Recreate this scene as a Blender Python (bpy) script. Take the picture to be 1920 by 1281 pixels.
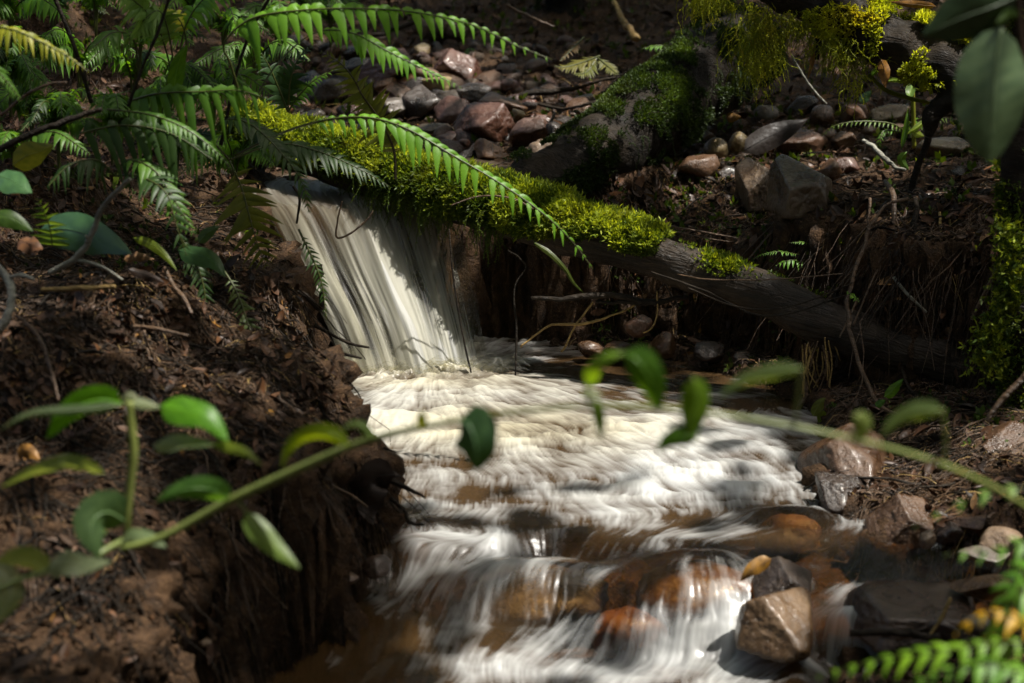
import bpy, bmesh, math, random
import numpy as np
from mathutils import Vector, Matrix

for o in list(bpy.data.objects):
    bpy.data.objects.remove(o)
SC = bpy.context.scene
COL = SC.collection
R = math.radians

# ------------------------------------------------------------------ camera
CAM_Z = 1.2
PITCH = R(14.0)
cam_d = bpy.data.cameras.new('camera')
cam = bpy.data.objects.new('camera', cam_d)
COL.objects.link(cam)
cam.location = (0, 0, CAM_Z)
cam.rotation_euler = (R(90) - PITCH, 0, 0)
cam_d.lens = 70.0
cam_d.sensor_width = 36.0
cam_d.clip_start = 0.05
cam_d.clip_end = 400.0
cam_d.dof.use_dof = True
cam_d.dof.focus_distance = 4.55
cam_d.dof.aperture_fstop = 4.2
SC.camera = cam

# ------------------------------------------------------------------ light
SUN = np.array([0.36, -0.06, 0.90]); SUN = SUN / np.linalg.norm(SUN)
sun_d = bpy.data.lights.new('sun', 'SUN')
sun_d.energy = 4.0
sun_d.angle = R(0.53)
sun_d.color = (1.0, 0.96, 0.88)
sun_o = bpy.data.objects.new('sun', sun_d)
COL.objects.link(sun_o)
sun_o.rotation_euler = Vector(SUN).to_track_quat('Z', 'Y').to_euler()
world = bpy.data.worlds.new('World')
SC.world = world
world.use_nodes = True
wn = world.node_tree
wn.nodes.clear()
sky = wn.nodes.new('ShaderNodeTexSky')
sky.sky_type = 'NISHITA'
sky.sun_disc = False
sky.air_density = 0.6
sky.dust_density = 4.0
sky.ozone_density = 0.6
sky.sun_elevation = math.asin(SUN[2])
sky.sun_rotation = math.atan2(SUN[0], SUN[1])
bg = wn.nodes.new('ShaderNodeBackground')
bg.inputs['Strength'].default_value = 0.115
wo = wn.nodes.new('ShaderNodeOutputWorld')
wn.links.new(sky.outputs[0], bg.inputs[0])
wn.links.new(bg.outputs[0], wo.inputs[0])
SC.view_settings.view_transform = 'Standard'
SC.view_settings.look = 'None'
SC.view_settings.exposure = 1.2
SC.view_settings.gamma = 1.0
SC.cycles.use_denoising = True
SC.cycles.max_bounces = 8
SC.cycles.transparent_max_bounces = 16
SC.cycles.caustics_reflective = False
SC.cycles.caustics_refractive = False
SC.cycles.sample_clamp_indirect = 4.0

# ------------------------------------------------------------------ pixel <-> world
S = 36.0 / 70.0 / 1920.0
CP, SP = math.cos(PITCH), math.sin(PITCH)

def ray(px, py):
    v = (640.5 - py) * S
    return np.array([(px - 960.0) * S, CP + v * SP, -SP + v * CP])

def at(px, py, Y):
    """the point seen at pixel (px,py) of the photograph at distance Y"""
    d = ray(px, py)
    return np.array([0, 0, CAM_Z]) + d * (Y / d[1])

def gz(px, py, z):
    d = ray(px, py)
    return np.array([0, 0, CAM_Z]) + d * ((z - CAM_Z) / d[2])

def mpp(Y):                       # metres per photograph pixel at distance Y
    return Y / 0.97 * S

# ------------------------------------------------------------------ numpy noise
def _hash(ix, iy, iz, seed):
    h = (ix.astype(np.int64) * 374761393 + iy.astype(np.int64) * 668265263 + iz.astype(np.int64) * 1274126177 + seed * 974634777) & 0xFFFFFFFF
    h = ((h ^ (h >> 13)) * 1274126177) & 0xFFFFFFFF
    h = ((h ^ (h >> 16)) * 2246822519) & 0xFFFFFFFF
    return ((h ^ (h >> 15)) & 0xFFFFFF).astype(np.float64) / 0xFFFFFF * 2 - 1

def vnoise(P, seed=0):
    P = np.asarray(P, float)
    i = np.floor(P).astype(np.int64)
    f = P - i
    u = f * f * f * (f * (f * 6 - 15) + 10)
    out = 0
    for dx in (0, 1):
        wx = u[:, 0] if dx else 1 - u[:, 0]
        for dy in (0, 1):
            wy = u[:, 1] if dy else 1 - u[:, 1]
            for dz in (0, 1):
                wz = u[:, 2] if dz else 1 - u[:, 2]
                out = out + wx * wy * wz * _hash(i[:, 0] + dx, i[:, 1] + dy, i[:, 2] + dz, seed)
    return out

def fbm(P, octaves=4, seed=0, gain=0.5, lac=2.03):
    P = np.asarray(P, float)
    a, s, out = 1.0, 1.0, 0
    for k in range(octaves):
        out = out + a * vnoise(P * s + 17.3 * k, seed + k)
        a *= gain; s *= lac
    return out

def sstep(a, b, x):
    t = np.clip((x - a) / (b - a), 0, 1)
    return t * t * (3 - 2 * t)

def norm(v):
    v = np.asarray(v, float)
    n = np.linalg.norm(v, axis=-1, keepdims=True)
    return v / np.maximum(n, 1e-9)

# ------------------------------------------------------------------ mesh helpers
def make_mesh(name, V, faces, uv=None, attrs=None, smooth=True):
    """faces: list of int arrays (n,3)/(n,4)"""
    me = bpy.data.meshes.new(name)
    V = np.asarray(V, np.float32)
    faces = [np.asarray(f, np.int32) for f in faces if len(f)]
    me.vertices.add(len(V))
    me.vertices.foreach_set('co', V.ravel())
    loops = np.concatenate([f.ravel() for f in faces])
    tot = np.concatenate([np.full(len(f), f.shape[1], np.int32) for f in faces])
    st = np.concatenate([[0], np.cumsum(tot)[:-1]]).astype(np.int32)
    me.loops.add(len(loops))
    me.polygons.add(len(tot))
    me.loops.foreach_set('vertex_index', loops)
    me.polygons.foreach_set('loop_start', st)
    try:
        me.polygons.foreach_set('loop_total', tot)
    except Exception:
        pass
    me.polygons.foreach_set('use_smooth', np.full(len(tot), smooth, bool))
    if attrs:
        for k, a in attrs.items():
            at_ = me.attributes.new(k, 'FLOAT', 'POINT')
            at_.data.foreach_set('value', np.asarray(a, np.float32))
    if uv is not None:
        l = me.uv_layers.new(name='UVMap')
        l.data.foreach_set('uv', np.asarray(uv, np.float32)[loops].ravel())
    me.update(calc_edges=True)
    me.validate()
    return me

class MB:
    """collects geometry in world coordinates; build() links it as ONE mesh object"""
    def __init__(s):
        s.v, s.q, s.t, s.n = [], [], [], 0
        s.tint = []
    def add(s, V, Q=None, T=None, tint=0.5):
        V = np.asarray(V, float)
        s.v.append(V)
        if Q is not None and len(Q): s.q.append(np.asarray(Q) + s.n)
        if T is not None and len(T): s.t.append(np.asarray(T) + s.n)
        s.tint.append(np.broadcast_to(np.asarray(tint, float), (len(V),)))
        s.n += len(V)
        return s
    def build(s, name, mat, parent=None, loc=None, smooth=True, color=None):
        V = np.concatenate(s.v)
        F = []
        if s.q: F.append(np.concatenate(s.q))
        if s.t: F.append(np.concatenate(s.t))
        base = np.zeros(3)
        if parent is not None:
            p = parent
            while p is not None:
                base = base + np.array(p.location); p = p.parent
        if loc is not None:
            base = base + np.asarray(loc)
        me = make_mesh(name, V - base, F, attrs={'tint': np.concatenate(s.tint)}, smooth=smooth)
        o = bpy.data.objects.new(name, me)
        COL.objects.link(o)
        me.materials.append(mat)
        if loc is not None: o.location = loc
        if parent is not None: o.parent = parent
        if color is not None: o.color = (*color, 1)
        return o

def tag(o, label, cat, group=None, kind=None):
    o['label'] = label; o['category'] = cat
    if group: o['group'] = group
    if kind: o['kind'] = kind
    return o

def thing(name, loc, label, cat, group=None):
    o = bpy.data.objects.new(name, None)
    COL.objects.link(o)
    o.location = loc
    o.empty_display_size = 0.02
    return tag(o, label, cat, group)

def curve_pts(P, n):
    """Catmull-Rom resample of control points (k,d) at n equal-arc samples"""
    P = np.asarray(P, float)
    if len(P) == 2:
        return P[0] + (P[1] - P[0]) * np.linspace(0, 1, n)[:, None]
    Q = np.vstack([2 * P[0] - P[1], P, 2 * P[-1] - P[-2]])
    m = 12
    out = []
    for i in range(len(P) - 1):
        t = np.linspace(0, 1, m, endpoint=False)[:, None]
        a, b, c, d = Q[i], Q[i + 1], Q[i + 2], Q[i + 3]
        out.append(0.5 * (2 * b + (c - a) * t + (2 * a - 5 * b + 4 * c - d) * t * t + (3 * b - a - 3 * c + d) * t ** 3))
    out = np.vstack(out + [P[-1:]])
    L = np.concatenate([[0], np.cumsum(np.linalg.norm(np.diff(out[:, :3], axis=0), axis=1))])
    s = np.linspace(0, L[-1], n)
    return np.stack([np.interp(s, L, out[:, k]) for k in range(out.shape[1])], 1)

def tangents(P):
    return norm(np.gradient(P, axis=0))

def frame_along(P, up=(0, 0, 1)):
    T = tangents(P)
    N = np.zeros_like(P)
    n = np.cross(T[0], up)
    if np.linalg.norm(n) < 1e-3: n = np.cross(T[0], (1, 0, 0))
    for i in range(len(P)):
        n = n - T[i] * np.dot(n, T[i])
        n = n / max(np.linalg.norm(n), 1e-9)
        N[i] = n
    return T, N, np.cross(T, N)

def tube(P, rad, sides=6, cap=True, rough=0.0, seed=0, freq=60.0):
    P = np.asarray(P, float); n = len(P)
    rad = np.broadcast_to(np.asarray(rad, float), (n,))
    T, N, B = frame_along(P)
    a = np.linspace(0, 2 * math.pi, sides, endpoint=False)
    ring = N[:, None, :] * np.cos(a)[None, :, None] + B[:, None, :] * np.sin(a)[None, :, None]
    V = P[:, None, :] + ring * rad[:, None, None]
    if rough:
        d = fbm(V.reshape(-1, 3) * freq, 3, seed).reshape(n, sides)
        V = V + ring * (d * rough)[:, :, None]
    i, j = np.meshgrid(np.arange(n - 1), np.arange(sides), indexing='ij')
    k = (j + 1) % sides
    Q = np.stack([i * sides + j, i * sides + k, (i + 1) * sides + k, (i + 1) * sides + j], -1).reshape(-1, 4)
    V = V.reshape(-1, 3)
    Tr = []
    if cap:
        V = np.vstack([V, P[:1], P[-1:]])
        for q in range(sides):
            Tr.append((n * sides, (q + 1) % sides, q))
            Tr.append((n * sides + 1, (n - 1) * sides + q, (n - 1) * sides + (q + 1) % sides))
    return V, Q, np.array(Tr) if Tr else None

def px_path(lst, n):
    """[(px,py,Y[,r_px]) ...] -> world points (n,3) and radii"""
    P = np.array([at(a[0], a[1], a[2]) for a in lst])
    r = np.array([(a[3] if len(a) > 3 else 2.0) * mpp(a[2]) for a in lst])
    C = curve_pts(np.hstack([P, r[:, None]]), n)
    return C[:, :3], C[:, 3]

def blade(P, side, width, n=8, across=5, curl=0.25, wav=0.0, seed=0, prof=None):
    """leaf surface along spine P; side = unit side vectors; returns V,Q"""
    P = curve_pts(P, n + 1)
    T = tangents(P)
    side = norm(np.asarray(side, float) - T * np.sum(T * np.asarray(side, float), axis=1, keepdims=True))
    nor = np.cross(T, side)
    t = np.linspace(0, 1, n + 1)
    w = prof(t) if prof else np.sin(math.pi * np.clip(t, 0, 1) ** 0.75) ** 0.8
    w = w * width * 0.5
    u = np.linspace(-1, 1, across)
    V = P[:, None, :] + side[:, None, :] * (w[:, None] * u[None, :])[:, :, None]
    V = V + nor[:, None, :] * (w[:, None] * (np.abs(u) ** 1.5)[None, :] * curl)[:, :, None]
    if wav:
        rs = np.random.RandomState(seed)
        ph = rs.rand(2) * 6
        V = V + nor[:, None, :] * (np.sin(t * 9 + ph[0])[:, None] * u[None, :] * w[:, None] * wav + np.sin(t * 17 + ph[1])[:, None] * (u ** 2)[None, :] * w[:, None] * wav * .6)[:, :, None]
    i, j = np.meshgrid(np.arange(n), np.arange(across - 1), indexing='ij')
    Q = np.stack([i * across + j, i * across + j + 1, (i + 1) * across + j + 1, (i + 1) * across + j], -1).reshape(-1, 4)
    return V.reshape(-1, 3), Q

# ------------------------------------------------------------------ materials
class NT:
    def __init__(s, name):
        s.m = bpy.data.materials.new(name)
        s.m.use_nodes = True
        s.t = s.m.node_tree
        s.t.nodes.clear()
        s.out = s.t.nodes.new('ShaderNodeOutputMaterial')
    def n(s, typ, **kw):
        nd = s.t.nodes.new('ShaderNode' + typ)
        for k, v in kw.items():
            if k.startswith('i_'):
                key = k[2:].replace('_', ' ')
                nd.inputs[int(key) if key.isdigit() else key].default_value = v
            else:
                setattr(nd, k, v)
        return nd
    def l(s, a, b):
        s.t.links.new(a, b)
    def geo(s):
        return s.n('NewGeometry').outputs['Position']
    def obj(s):
        return s.n('TexCoord').outputs['Object']
    def noise(s, vec, scale, detail=4, rough=0.55, dist=0.0):
        nd = s.n('TexNoise')
        nd.inputs['Scale'].default_value = scale
        nd.inputs['Detail'].default_value = detail
        nd.inputs['Roughness'].default_value = rough
        nd.inputs['Distortion'].default_value = dist
        if vec is not None: s.l(vec, nd.inputs['Vector'])
        return nd.outputs['Fac']
    def ramp(s, fac, stops, interp='LINEAR'):
        nd = s.n('ValToRGB')
        cr = nd.color_ramp
        cr.interpolation = interp
        while len(cr.elements) < len(stops): cr.elements.new(0.5)
        for e, (p, c) in zip(cr.elements, stops):
            e.position = p
            e.color = (*c, 1) if len(c) == 3 else c
        s.l(fac, nd.inputs[0])
        return nd.outputs[0]
    def mixc(s, fac, a, b, mode='MIX'):
        nd = s.n('Mix', data_type='RGBA', blend_type=mode)
        for sock, v in ((nd.inputs[0], fac), (nd.inputs[6], a), (nd.inputs[7], b)):
            if isinstance(v, (int, float)): sock.default_value = v
            elif isinstance(v, tuple): sock.default_value = (*v, 1) if len(v) == 3 else v
            else: s.l(v, sock)
        return nd.outputs[2]
    def math(s, op, a, b=0.0, clamp=False):
        nd = s.n('Math', operation=op)
        nd.use_clamp = clamp
        for sock, v in ((nd.inputs[0], a), (nd.inputs[1], b)):
            if isinstance(v, (int, float)): sock.default_value = v
            else: s.l(v, sock)
        return nd.outputs[0]
    def mr(s, v, a, b, c=0.0, d=1.0):
        nd = s.n('MapRange')
        s.l(v, nd.inputs[0])
        for k, x in enumerate((a, b, c, d)): nd.inputs[k + 1].default_value = x
        return nd.outputs[0]
    def bump(s, h, strength=0.5, dist=0.01, prev=None):
        nd = s.n('Bump')
        nd.inputs['Strength'].default_value = strength
        nd.inputs['Distance'].default_value = dist
        s.l(h, nd.inputs['Height'])
        if prev is not None: s.l(prev, nd.inputs['Normal'])
        return nd.outputs[0]
    def attr(s, name):
        return s.n('Attribute', attribute_name=name).outputs['Fac']
    def set(s, shader):
        s.l(shader, s.out.inputs[0])
        return s.m
    def bsdf(s, color, rough, normal=None, spec=0.5, **kw):
        b = s.n('BsdfPrincipled')
        for key, v in (('Base Color', color), ('Roughness', rough), ('Specular IOR Level', spec)):
            if isinstance(v, (int, float)): b.inputs[key].default_value = v
            elif isinstance(v, tuple): b.inputs[key].default_value = (*v, 1)
            else: s.l(v, b.inputs[key])
        if normal is not None: s.l(normal, b.inputs['Normal'])
        for k, v in kw.items():
            b.inputs[k.replace('_', ' ')].default_value = v
        return b.outputs[0]

def mat_soil():
    t = NT('soil')
    p = t.geo()
    n1 = t.noise(p, 5.5, 6, .6)
    n2 = t.noise(p, 46, 5, .65)
    n3 = t.noise(p, 210, 3, .6)
    c = t.ramp(n1, [(.30, (.010, .006, .003)), (.5, (.034, .020, .011)), (.72, (.092, .052, .026))])
    c2 = t.ramp(n2, [(.3, (.012, .007, .004)), (.52, (.055, .028, .012)), (.75, (.155, .088, .045))])
    c = t.mixc(.55, c, c2)
    c = t.mixc(t.mr(n3, .62, .72), c, (.20, .12, .06))
    r = t.mr(n2, .3, .7, .45, .95)
    nb = t.bump(n2, .9, .02)
    nb = t.bump(n3, .7, .006, nb)
    return t.set(t.bsdf(c, r, nb, .15))

def mat_rock():
    t = NT('wet_rock')
    p = t.obj()
    oi = t.n('ObjectInfo')
    mp = t.n('VectorMath', operation='ADD')
    t.l(p, mp.inputs[0])
    cmb = t.n('CombineXYZ')
    t.l(t.math('MULTIPLY', oi.outputs['Random'], 37.0), cmb.inputs[0])
    t.l(t.math('MULTIPLY', oi.outputs['Random'], 11.0), cmb.inputs[2])
    t.l(cmb.outputs[0], mp.inputs[1])
    v = mp.outputs[0]
    n1 = t.noise(v, 14, 6, .65, .4)
    n2 = t.noise(v, 75, 5, .7)
    n3 = t.noise(v, 320, 3, .6)
    base = oi.outputs['Color']
    dark = t.mixc(1.0, base, (.34, .29, .25), 'MULTIPLY')
    lite = t.mixc(.22, base, (.28, .15, .06))
    c = t.mixc(t.mr(n1, .34, .62), dark, base)
    c = t.mixc(t.math('MULTIPLY', t.mr(n2, .55, .75), .6), c, lite)
    c = t.mixc(t.math('MULTIPLY', t.mr(n3, .60, .72), .5), c, (.22, .14, .075))
    c = t.mixc(t.math('MULTIPLY', t.mr(n3, .42, .30), .6), c, (.012, .008, .006))
    r = t.mr(n1, .35, .7, .18, .52)
    nb = t.bump(n1, .55, .02)
    nb = t.bump(n2, .7, .006, nb)
    nb = t.bump(n3, .55, .002, nb)
    b = t.bsdf(c, r, nb, .5)
    b.node.inputs['Coat Roughness'].default_value = .10
    t.l(t.mr(n1, .40, .60, .0, .55), b.node.inputs['Coat Weight'])
    t.l(t.bump(n2, .35, .004), b.node.inputs['Coat Normal'])
    return t.set(b)

def leafy(name, tr=.45, rough=.38, tintvar=.7, spec=.4):
    """object-colour leaf: diffuse + translucent + sheen of wet cuticle"""
    t = NT(name)
    oi = t.n('ObjectInfo')
    tint = t.attr('tint')
    p = t.geo()
    n = t.noise(p, 60, 3)
    base = oi.outputs['Color']
    dk = t.mixc(1.0, base, (.72, .76, .6), 'MULTIPLY')
    lt = t.mixc(1.0, base, (1.7, 1.45, 1.2), 'MULTIPLY')
    c = t.mixc(tint, dk, lt)
    c = t.mixc(t.math('MULTIPLY', t.mr(n, .35, .7), .35), c, dk)
    pb = t.bsdf(c, rough, t.bump(n, .25, .003), spec)
    tl = t.n('BsdfTranslucent')
    tc = t.mixc(1.0, c, (1.9, 1.6, .45), 'MULTIPLY')
    t.l(tc, tl.inputs[0])
    mx = t.n('MixShader')
    mx.inputs[0].default_value = tr
    t.l(pb, mx.inputs[1]); t.l(tl.outputs[0], mx.inputs[2])
    return t.set(mx.outputs[0])

def mat_litter():
    t = NT('dead_leaves')
    tint = t.attr('tint')
    p = t.geo()
    n = t.noise(p, 90, 4)
    c = t.ramp(tint, [(0, (.012, .008, .006)), (.25, (.052, .023, .010)), (.5, (.12, .052, .020)), (.68, (.085, .052, .035)), (.8, (.18, .095, .04)), (.92, (.26, .12, .02)), (1, (.06, .09, .015))])
    c = t.mixc(t.mr(n, .35, .7, 0, .7), c, (.018, .012, .009))
    r = t.mr(n, .35, .65, .32, .75)
    return t.set(t.bsdf(c, r, t.bump(n, .3, .003), .22))

def mat_bark(name, c0, c1, rough0=.35, rough1=.8, spec=.4):
    t = NT(name)
    p = t.obj()
    tint = t.attr('tint')
    n1 = t.noise(p, 9, 5, .6)
    n2 = t.noise(p, 70, 5, .65)
    mp = t.n('Mapping')
    mp.vector_type = 'TEXTURE'
    mp.inputs['Rotation'].default_value = (0, R(7), R(-29))
    mp.inputs['Scale'].default_value = (1 / 7, 1 / 120, 1 / 120)
    t.l(p, mp.inputs[0])
    n3 = t.noise(mp.outputs[0], 1.0, 4, .6, .6)
    c = t.mixc(t.mr(n1, .35, .65), c0, c1)
    c = t.mixc(t.math('MULTIPLY', t.mr(n3, .45, .7), .75), c, tuple(x * .3 for x in c0))
    c = t.mixc(t.math('MULTIPLY', t.mr(n2, .6, .75), .4), c, tuple(min(1, x * 1.8) for x in c1))
    r = t.mr(n2, .35, .65, rough0, rough1)
    nb = t.bump(n3, .9, .008)
    nb = t.bump(n2, .5, .004, nb)
    return t.set(t.bsdf(c, r, nb, spec))

def mat_moss(name, c0, c1, tr=.35):
    t = NT(name)
    tint = t.attr('tint')
    p = t.geo()
    n = t.noise(p, 22, 4)
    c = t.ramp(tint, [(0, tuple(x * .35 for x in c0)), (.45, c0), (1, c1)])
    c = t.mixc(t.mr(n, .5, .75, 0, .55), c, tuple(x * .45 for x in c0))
    nb_ = t.noise(p, 11, 4, .6)
    c = t.mixc(t.mr(nb_, .52, .72, 0, .6), c, (c0[0] * 1.3, c0[1] * .72, c0[2]))
    pb = t.bsdf(c, .55, None, .3)
    tl = t.n('BsdfTranslucent')
    t.l(t.mixc(1.0, c, (1.7, 1.55, .5), 'MULTIPLY'), tl.inputs[0])
    mx = t.n('MixShader')
    mx.inputs[0].default_value = tr
    t.l(pb, mx.inputs[1]); t.l(tl.outputs[0], mx.inputs[2])
    return t.set(mx.outputs[0])

def mat_water(name, tint_col=(.86, .66, .38), gloss=.13, ior=1.33, fk=1.0, tl_=.4):
    """clear amber water with a 'foam' attribute for the aerated silky streaks and 'cream' for its hue"""
    t = NT(name)
    foam = t.attr('foam')
    cream = t.attr('cream')
    tr = t.n('BsdfTransparent')
    tr.inputs[0].default_value = (*tint_col, 1)
    gl = t.n('BsdfGlossy')
    gl.inputs['Roughness'].default_value = gloss
    gl.inputs['Color'].default_value = (1, 1, 1, 1)
    fr = t.n('Fresnel')
    fr.inputs['IOR'].default_value = ior
    mud = t.n('BsdfDiffuse')
    mud.inputs[0].default_value = (.045, .024, .008, 1)
    m0 = t.n('MixShader')
    t.l(t.attr('murk'), m0.inputs[0])
    t.l(tr.outputs[0], m0.inputs[1]); t.l(mud.outputs[0], m0.inputs[2])
    m1 = t.n('MixShader')
    t.l(t.math('MULTIPLY', fr.outputs[0], fk), m1.inputs[0])
    t.l(m0.outputs[0], m1.inputs[1]); t.l(gl.outputs[0], m1.inputs[2])
    fc = t.mixc(cream, (.72, .73, .72), (.72, .65, .44))
    df = t.bsdf(fc, .42, None, .35)
    tl = t.n('BsdfTranslucent')
    t.l(fc, tl.inputs[0])
    m2 = t.n('MixShader')
    m2.inputs[0].default_value = tl_
    t.l(df, m2.inputs[1]); t.l(tl.outputs[0], m2.inputs[2])
    m3 = t.n('MixShader')
    t.l(foam, m3.inputs[0])
    t.l(m1.outputs[0], m3.inputs[1]); t.l(m2.outputs[0], m3.inputs[2])
    return t.set(m3.outputs[0])

M_SOIL = mat_soil()
M_ROCK = mat_rock()
M_LEAF = leafy('leaf', .58, .42, spec=.4)
M_FERN = leafy('fern_leaf', .45, .46, spec=.35)
M_THICK = leafy('leathery_leaf', .12, .30, spec=.6)
M_STEM = leafy('green_stem', .1, .4)
M_LITTER = mat_litter()
M_WOOD = mat_bark('weathered_wood', (.010, .007, .0045), (.042, .029, .018), .3, .65, .18)
M_DARKWOOD = mat_bark('wet_dark_wood', (.009, .007, .005), (.030, .021, .013), .5, .85, .15)
M_ROOT = mat_bark('root_bark', (.05, .028, .015), (.13, .075, .038), .3, .7)
M_LICHEN = mat_bark('lichen_bark', (.16, .15, .12), (.34, .33, .27), .6, .9)
M_YROOT = mat_bark('straw_root', (.20, .12, .035), (.38, .25, .08), .4, .7)
M_MOSS = mat_moss('moss_sprigs', (.065, .11, .008), (.42, .48, .04), .4)
M_MOSSD = mat_moss('moss_dark', (.028, .050, .008), (.10, .16, .022), .25)
M_MOSSY = mat_moss('moss_hanging', (.22, .26, .014), (.60, .64, .06), .6)
M_WATER = mat_water('stream_water', gloss=.25, fk=.8)
M_FALL = mat_water('falling_water', (.93, .92, .87), .3, 1.15, .22, .62)
# ------------------------------------------------------------------ terrain height field
CHANNEL = np.array([(-.44, 4.84), (-.40, 4.6), (-.36, 4.1), (-.34, 3.86), (-.28, 3.62), (-.19, 3.42), (-.30, 3.28), (-.38, 3.16), (-.45, 2.95), (-.47, 2.7), (-.52, 2.3), (-.6, 1.0),
                    (.5, 1.0), (.48, 2.6), (.50, 2.9), (.58, 3.04), (.90, 3.06), (1.3, 3.0), (1.35, 3.25), (.95, 3.32), (.70, 3.42), (.58, 3.62), (.63, 3.85), (.67, 4.08), (.62, 4.33), (.42, 4.58), (.15, 4.72), (.05, 4.84)])
BASIN = np.array([(-.66, 4.74), (-.52, 4.40), (-.40, 4.05), (-.37, 3.86), (-.30, 3.62), (-.21, 3.42), (-.32, 3.28), (-.40, 3.16), (-.47, 2.95), (-.50, 2.7), (-.55, 2.3), (-.65, .8),
                  (3.4, .8), (3.4, 3.3), (2.0, 3.75), (1.35, 3.86), (1.05, 4.08), (.84, 4.24), (.70, 4.52), (.45, 4.80), (.15, 4.86), (-.15, 4.86), (-.40, 4.84)])

def poly_sd(poly, x, y):
    """signed distance, negative inside"""
    x = np.asarray(x, float); y = np.asarray(y, float)
    d = np.full(x.shape, 1e9); inside = np.zeros(x.shape, bool)
    n = len(poly)
    for i in range(n):
        ax, ay = poly[i]; bx, by = poly[(i + 1) % n]
        ex, ey = bx - ax, by - ay
        wx, wy = x - ax, y - ay
        t = np.clip((wx * ex + wy * ey) / (ex * ex + ey * ey), 0, 1)
        d = np.minimum(d, (wx - ex * t) ** 2 + (wy - ey * t) ** 2)
        c = ((ay > y) != (by > y)) & (x < (bx - ax) * (y - ay) / (by - ay + 1e-12) + ax)
        inside ^= c
    d = np.sqrt(d)
    return np.where(inside, -d, d)

HI = np.array([  # bank and forest floor
    (-.24, 3.4, .12), (-.36, 3.86, .18), (-.46, 4.2, .27), (-.64, 4.6, .35), (-.54, 3.5, .27), (-.64, 3.0, .22), (-.48, 2.95, .15), (-.49, 2.6, .10), (-.72, 2.6, .12),
    (-.78, 2.9, .26), (-.90, 3.4, .40), (-.70, 3.6, .43), (-.56, 4.1, .36), (-1.14, 4.4, .53), (-1.11, 5.5, .63), (-.80, 5.2, .47), (-1.6, 4.0, .6), (-1.5, 3.0, .45), (-1.3, 2.2, .25), (-2.5, 5, .9), (-2.6, 3, .7), (-2.2, 1.5, .4),
    (-1.5, 6.2, .80), (-1.7, 7.5, .9), (-.9, 7, .66), (-2.8, 8, 1.3),
    (-.55, 4.85, .325), (-.4, 5.0, .31), (-.2, 5.1, .31), (-.1, 5.25, .31), (-.3, 5.3, .33), (.02, 5.38, .345), (-.6, 5.05, .36), (-.75, 5.0, .42),
    (-.35, 5.6, .385), (-.58, 6, .44), (-.2, 7, .50), (.06, 5.5, .375), (.05, 6, .44), (-.25, 6, .43), (-.2, 6.5, .47), (.1, 7.2, .52), (0, 8.2, .62), (-.6, 8.5, .72), (.5, 8, .66),
    (.465, 6, .43), (.33, 5.0, .25), (.61, 6.2, .50), (.3, 6.3, .45), (.45, 5.5, .32), (.2, 5.2, .42), (.14, 5.35, .41),
    (.0, 4.95, .29), (.25, 4.9, .26), (.59, 4.9, .27), (.76, 5.2, .30), (.95, 6, .44), (.92, 5.3, .36), (1.27, 6, .46), (1.14, 5, .40), (.86, 4.6, .39), (.88, 4.25, .35), (1.1, 4.12, .36), (1.1, 4.4, .42), (1.4, 4.2, .44), (2.1, 3.9, .5), (1.7, 5.2, .5), (2.6, 6, .8), (1.9, 7.5, .75), (1.2, 7.5, .62), (3.4, 4.5, .8), (3, 8.5, 1.2),
    (0, 10, .95), (-2, 10.5, 1.3), (2, 10.5, 1.3)])
LO = np.array([  # shelves beside the pool
    (.80, 4.3, .03), (.95, 4.0, .06), (.70, 3.95, .0), (.72, 3.7, .01), (.92, 3.5, .05), (1.2, 3.7, .12), (1.02, 3.9, .08), (1.3, 3.4, .08), (.75, 3.5, 0), (.35, 4.66, .0), (.0, 4.75, .0), (-.4, 4.7, .0),
    (.66, 2.9, -.09), (.85, 2.95, -.05), (1.1, 2.9, .0), (.62, 2.5, -.12), (1.0, 2.3, -.05), (2.0, 2.5, .1), (1.7, 3.4, .15), (3.2, 2.5, .3), (3.2, 1.2, .2), (.8, 1.2, -.1)])

def idw(C, x, y, p=3.0):
    num = 0; den = 0
    for cx, cy, cz in C:
        w = 1.0 / (((x - cx) ** 2 + (y - cy) ** 2 + 0.006) ** (p / 2))
        num = num + w * cz; den = den + w
    return num / den

# water levels ---------------------------------------------------------------
def bulge(px, py, z, rx, ry):
    g = gz(px, py, z)
    return (g[0], g[1], z, rx, ry)
# drowned stones that the water slides over: x, y, top z, radii
BULGES = [bulge(1310, 1050, -.012, .17, .11), bulge(1180, 1135, -.065, .10, .075), bulge(1010, 1062, -.040, .22, .085),
          bulge(1480, 965, -.014, .12, .07), bulge(770, 985, -.022, .09, .06)]

def water_level(x, y):
    lip = 3.42 + .035 * np.sin(x * 9 + .6) + .02 * np.sin(x * 23)
    lip = lip - .03 * sstep(.1, .45, x)
    z = .012 * np.exp(-(((x + .2) / .24) ** 2 + ((y - 4.3) / .18) ** 2))
    z = z + .010 * np.exp(-(((x + .05) / .16) ** 2 + ((y - 4.42) / .07) ** 2))
    z = z - .018 * sstep(3.95, 3.5, y)
    z = z - .065 * sstep(0, .11, lip - y) * sstep(.62, .40, x)
    z = z - .045 * sstep(3.34, 3.02, y) * sstep(.60, .3, x) - .012 * sstep(3.2, 2.6, y)
    # the amber shelf by the right bank and its own small fall
    z = z - .085 * sstep(.05, .0, y - 3.09 - .02 * np.sin(x * 30)) * sstep(.45, .56, x)
    z = z - .02 * sstep(3.45, 3.2, y) * sstep(.45, .6, x)
    return z

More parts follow.
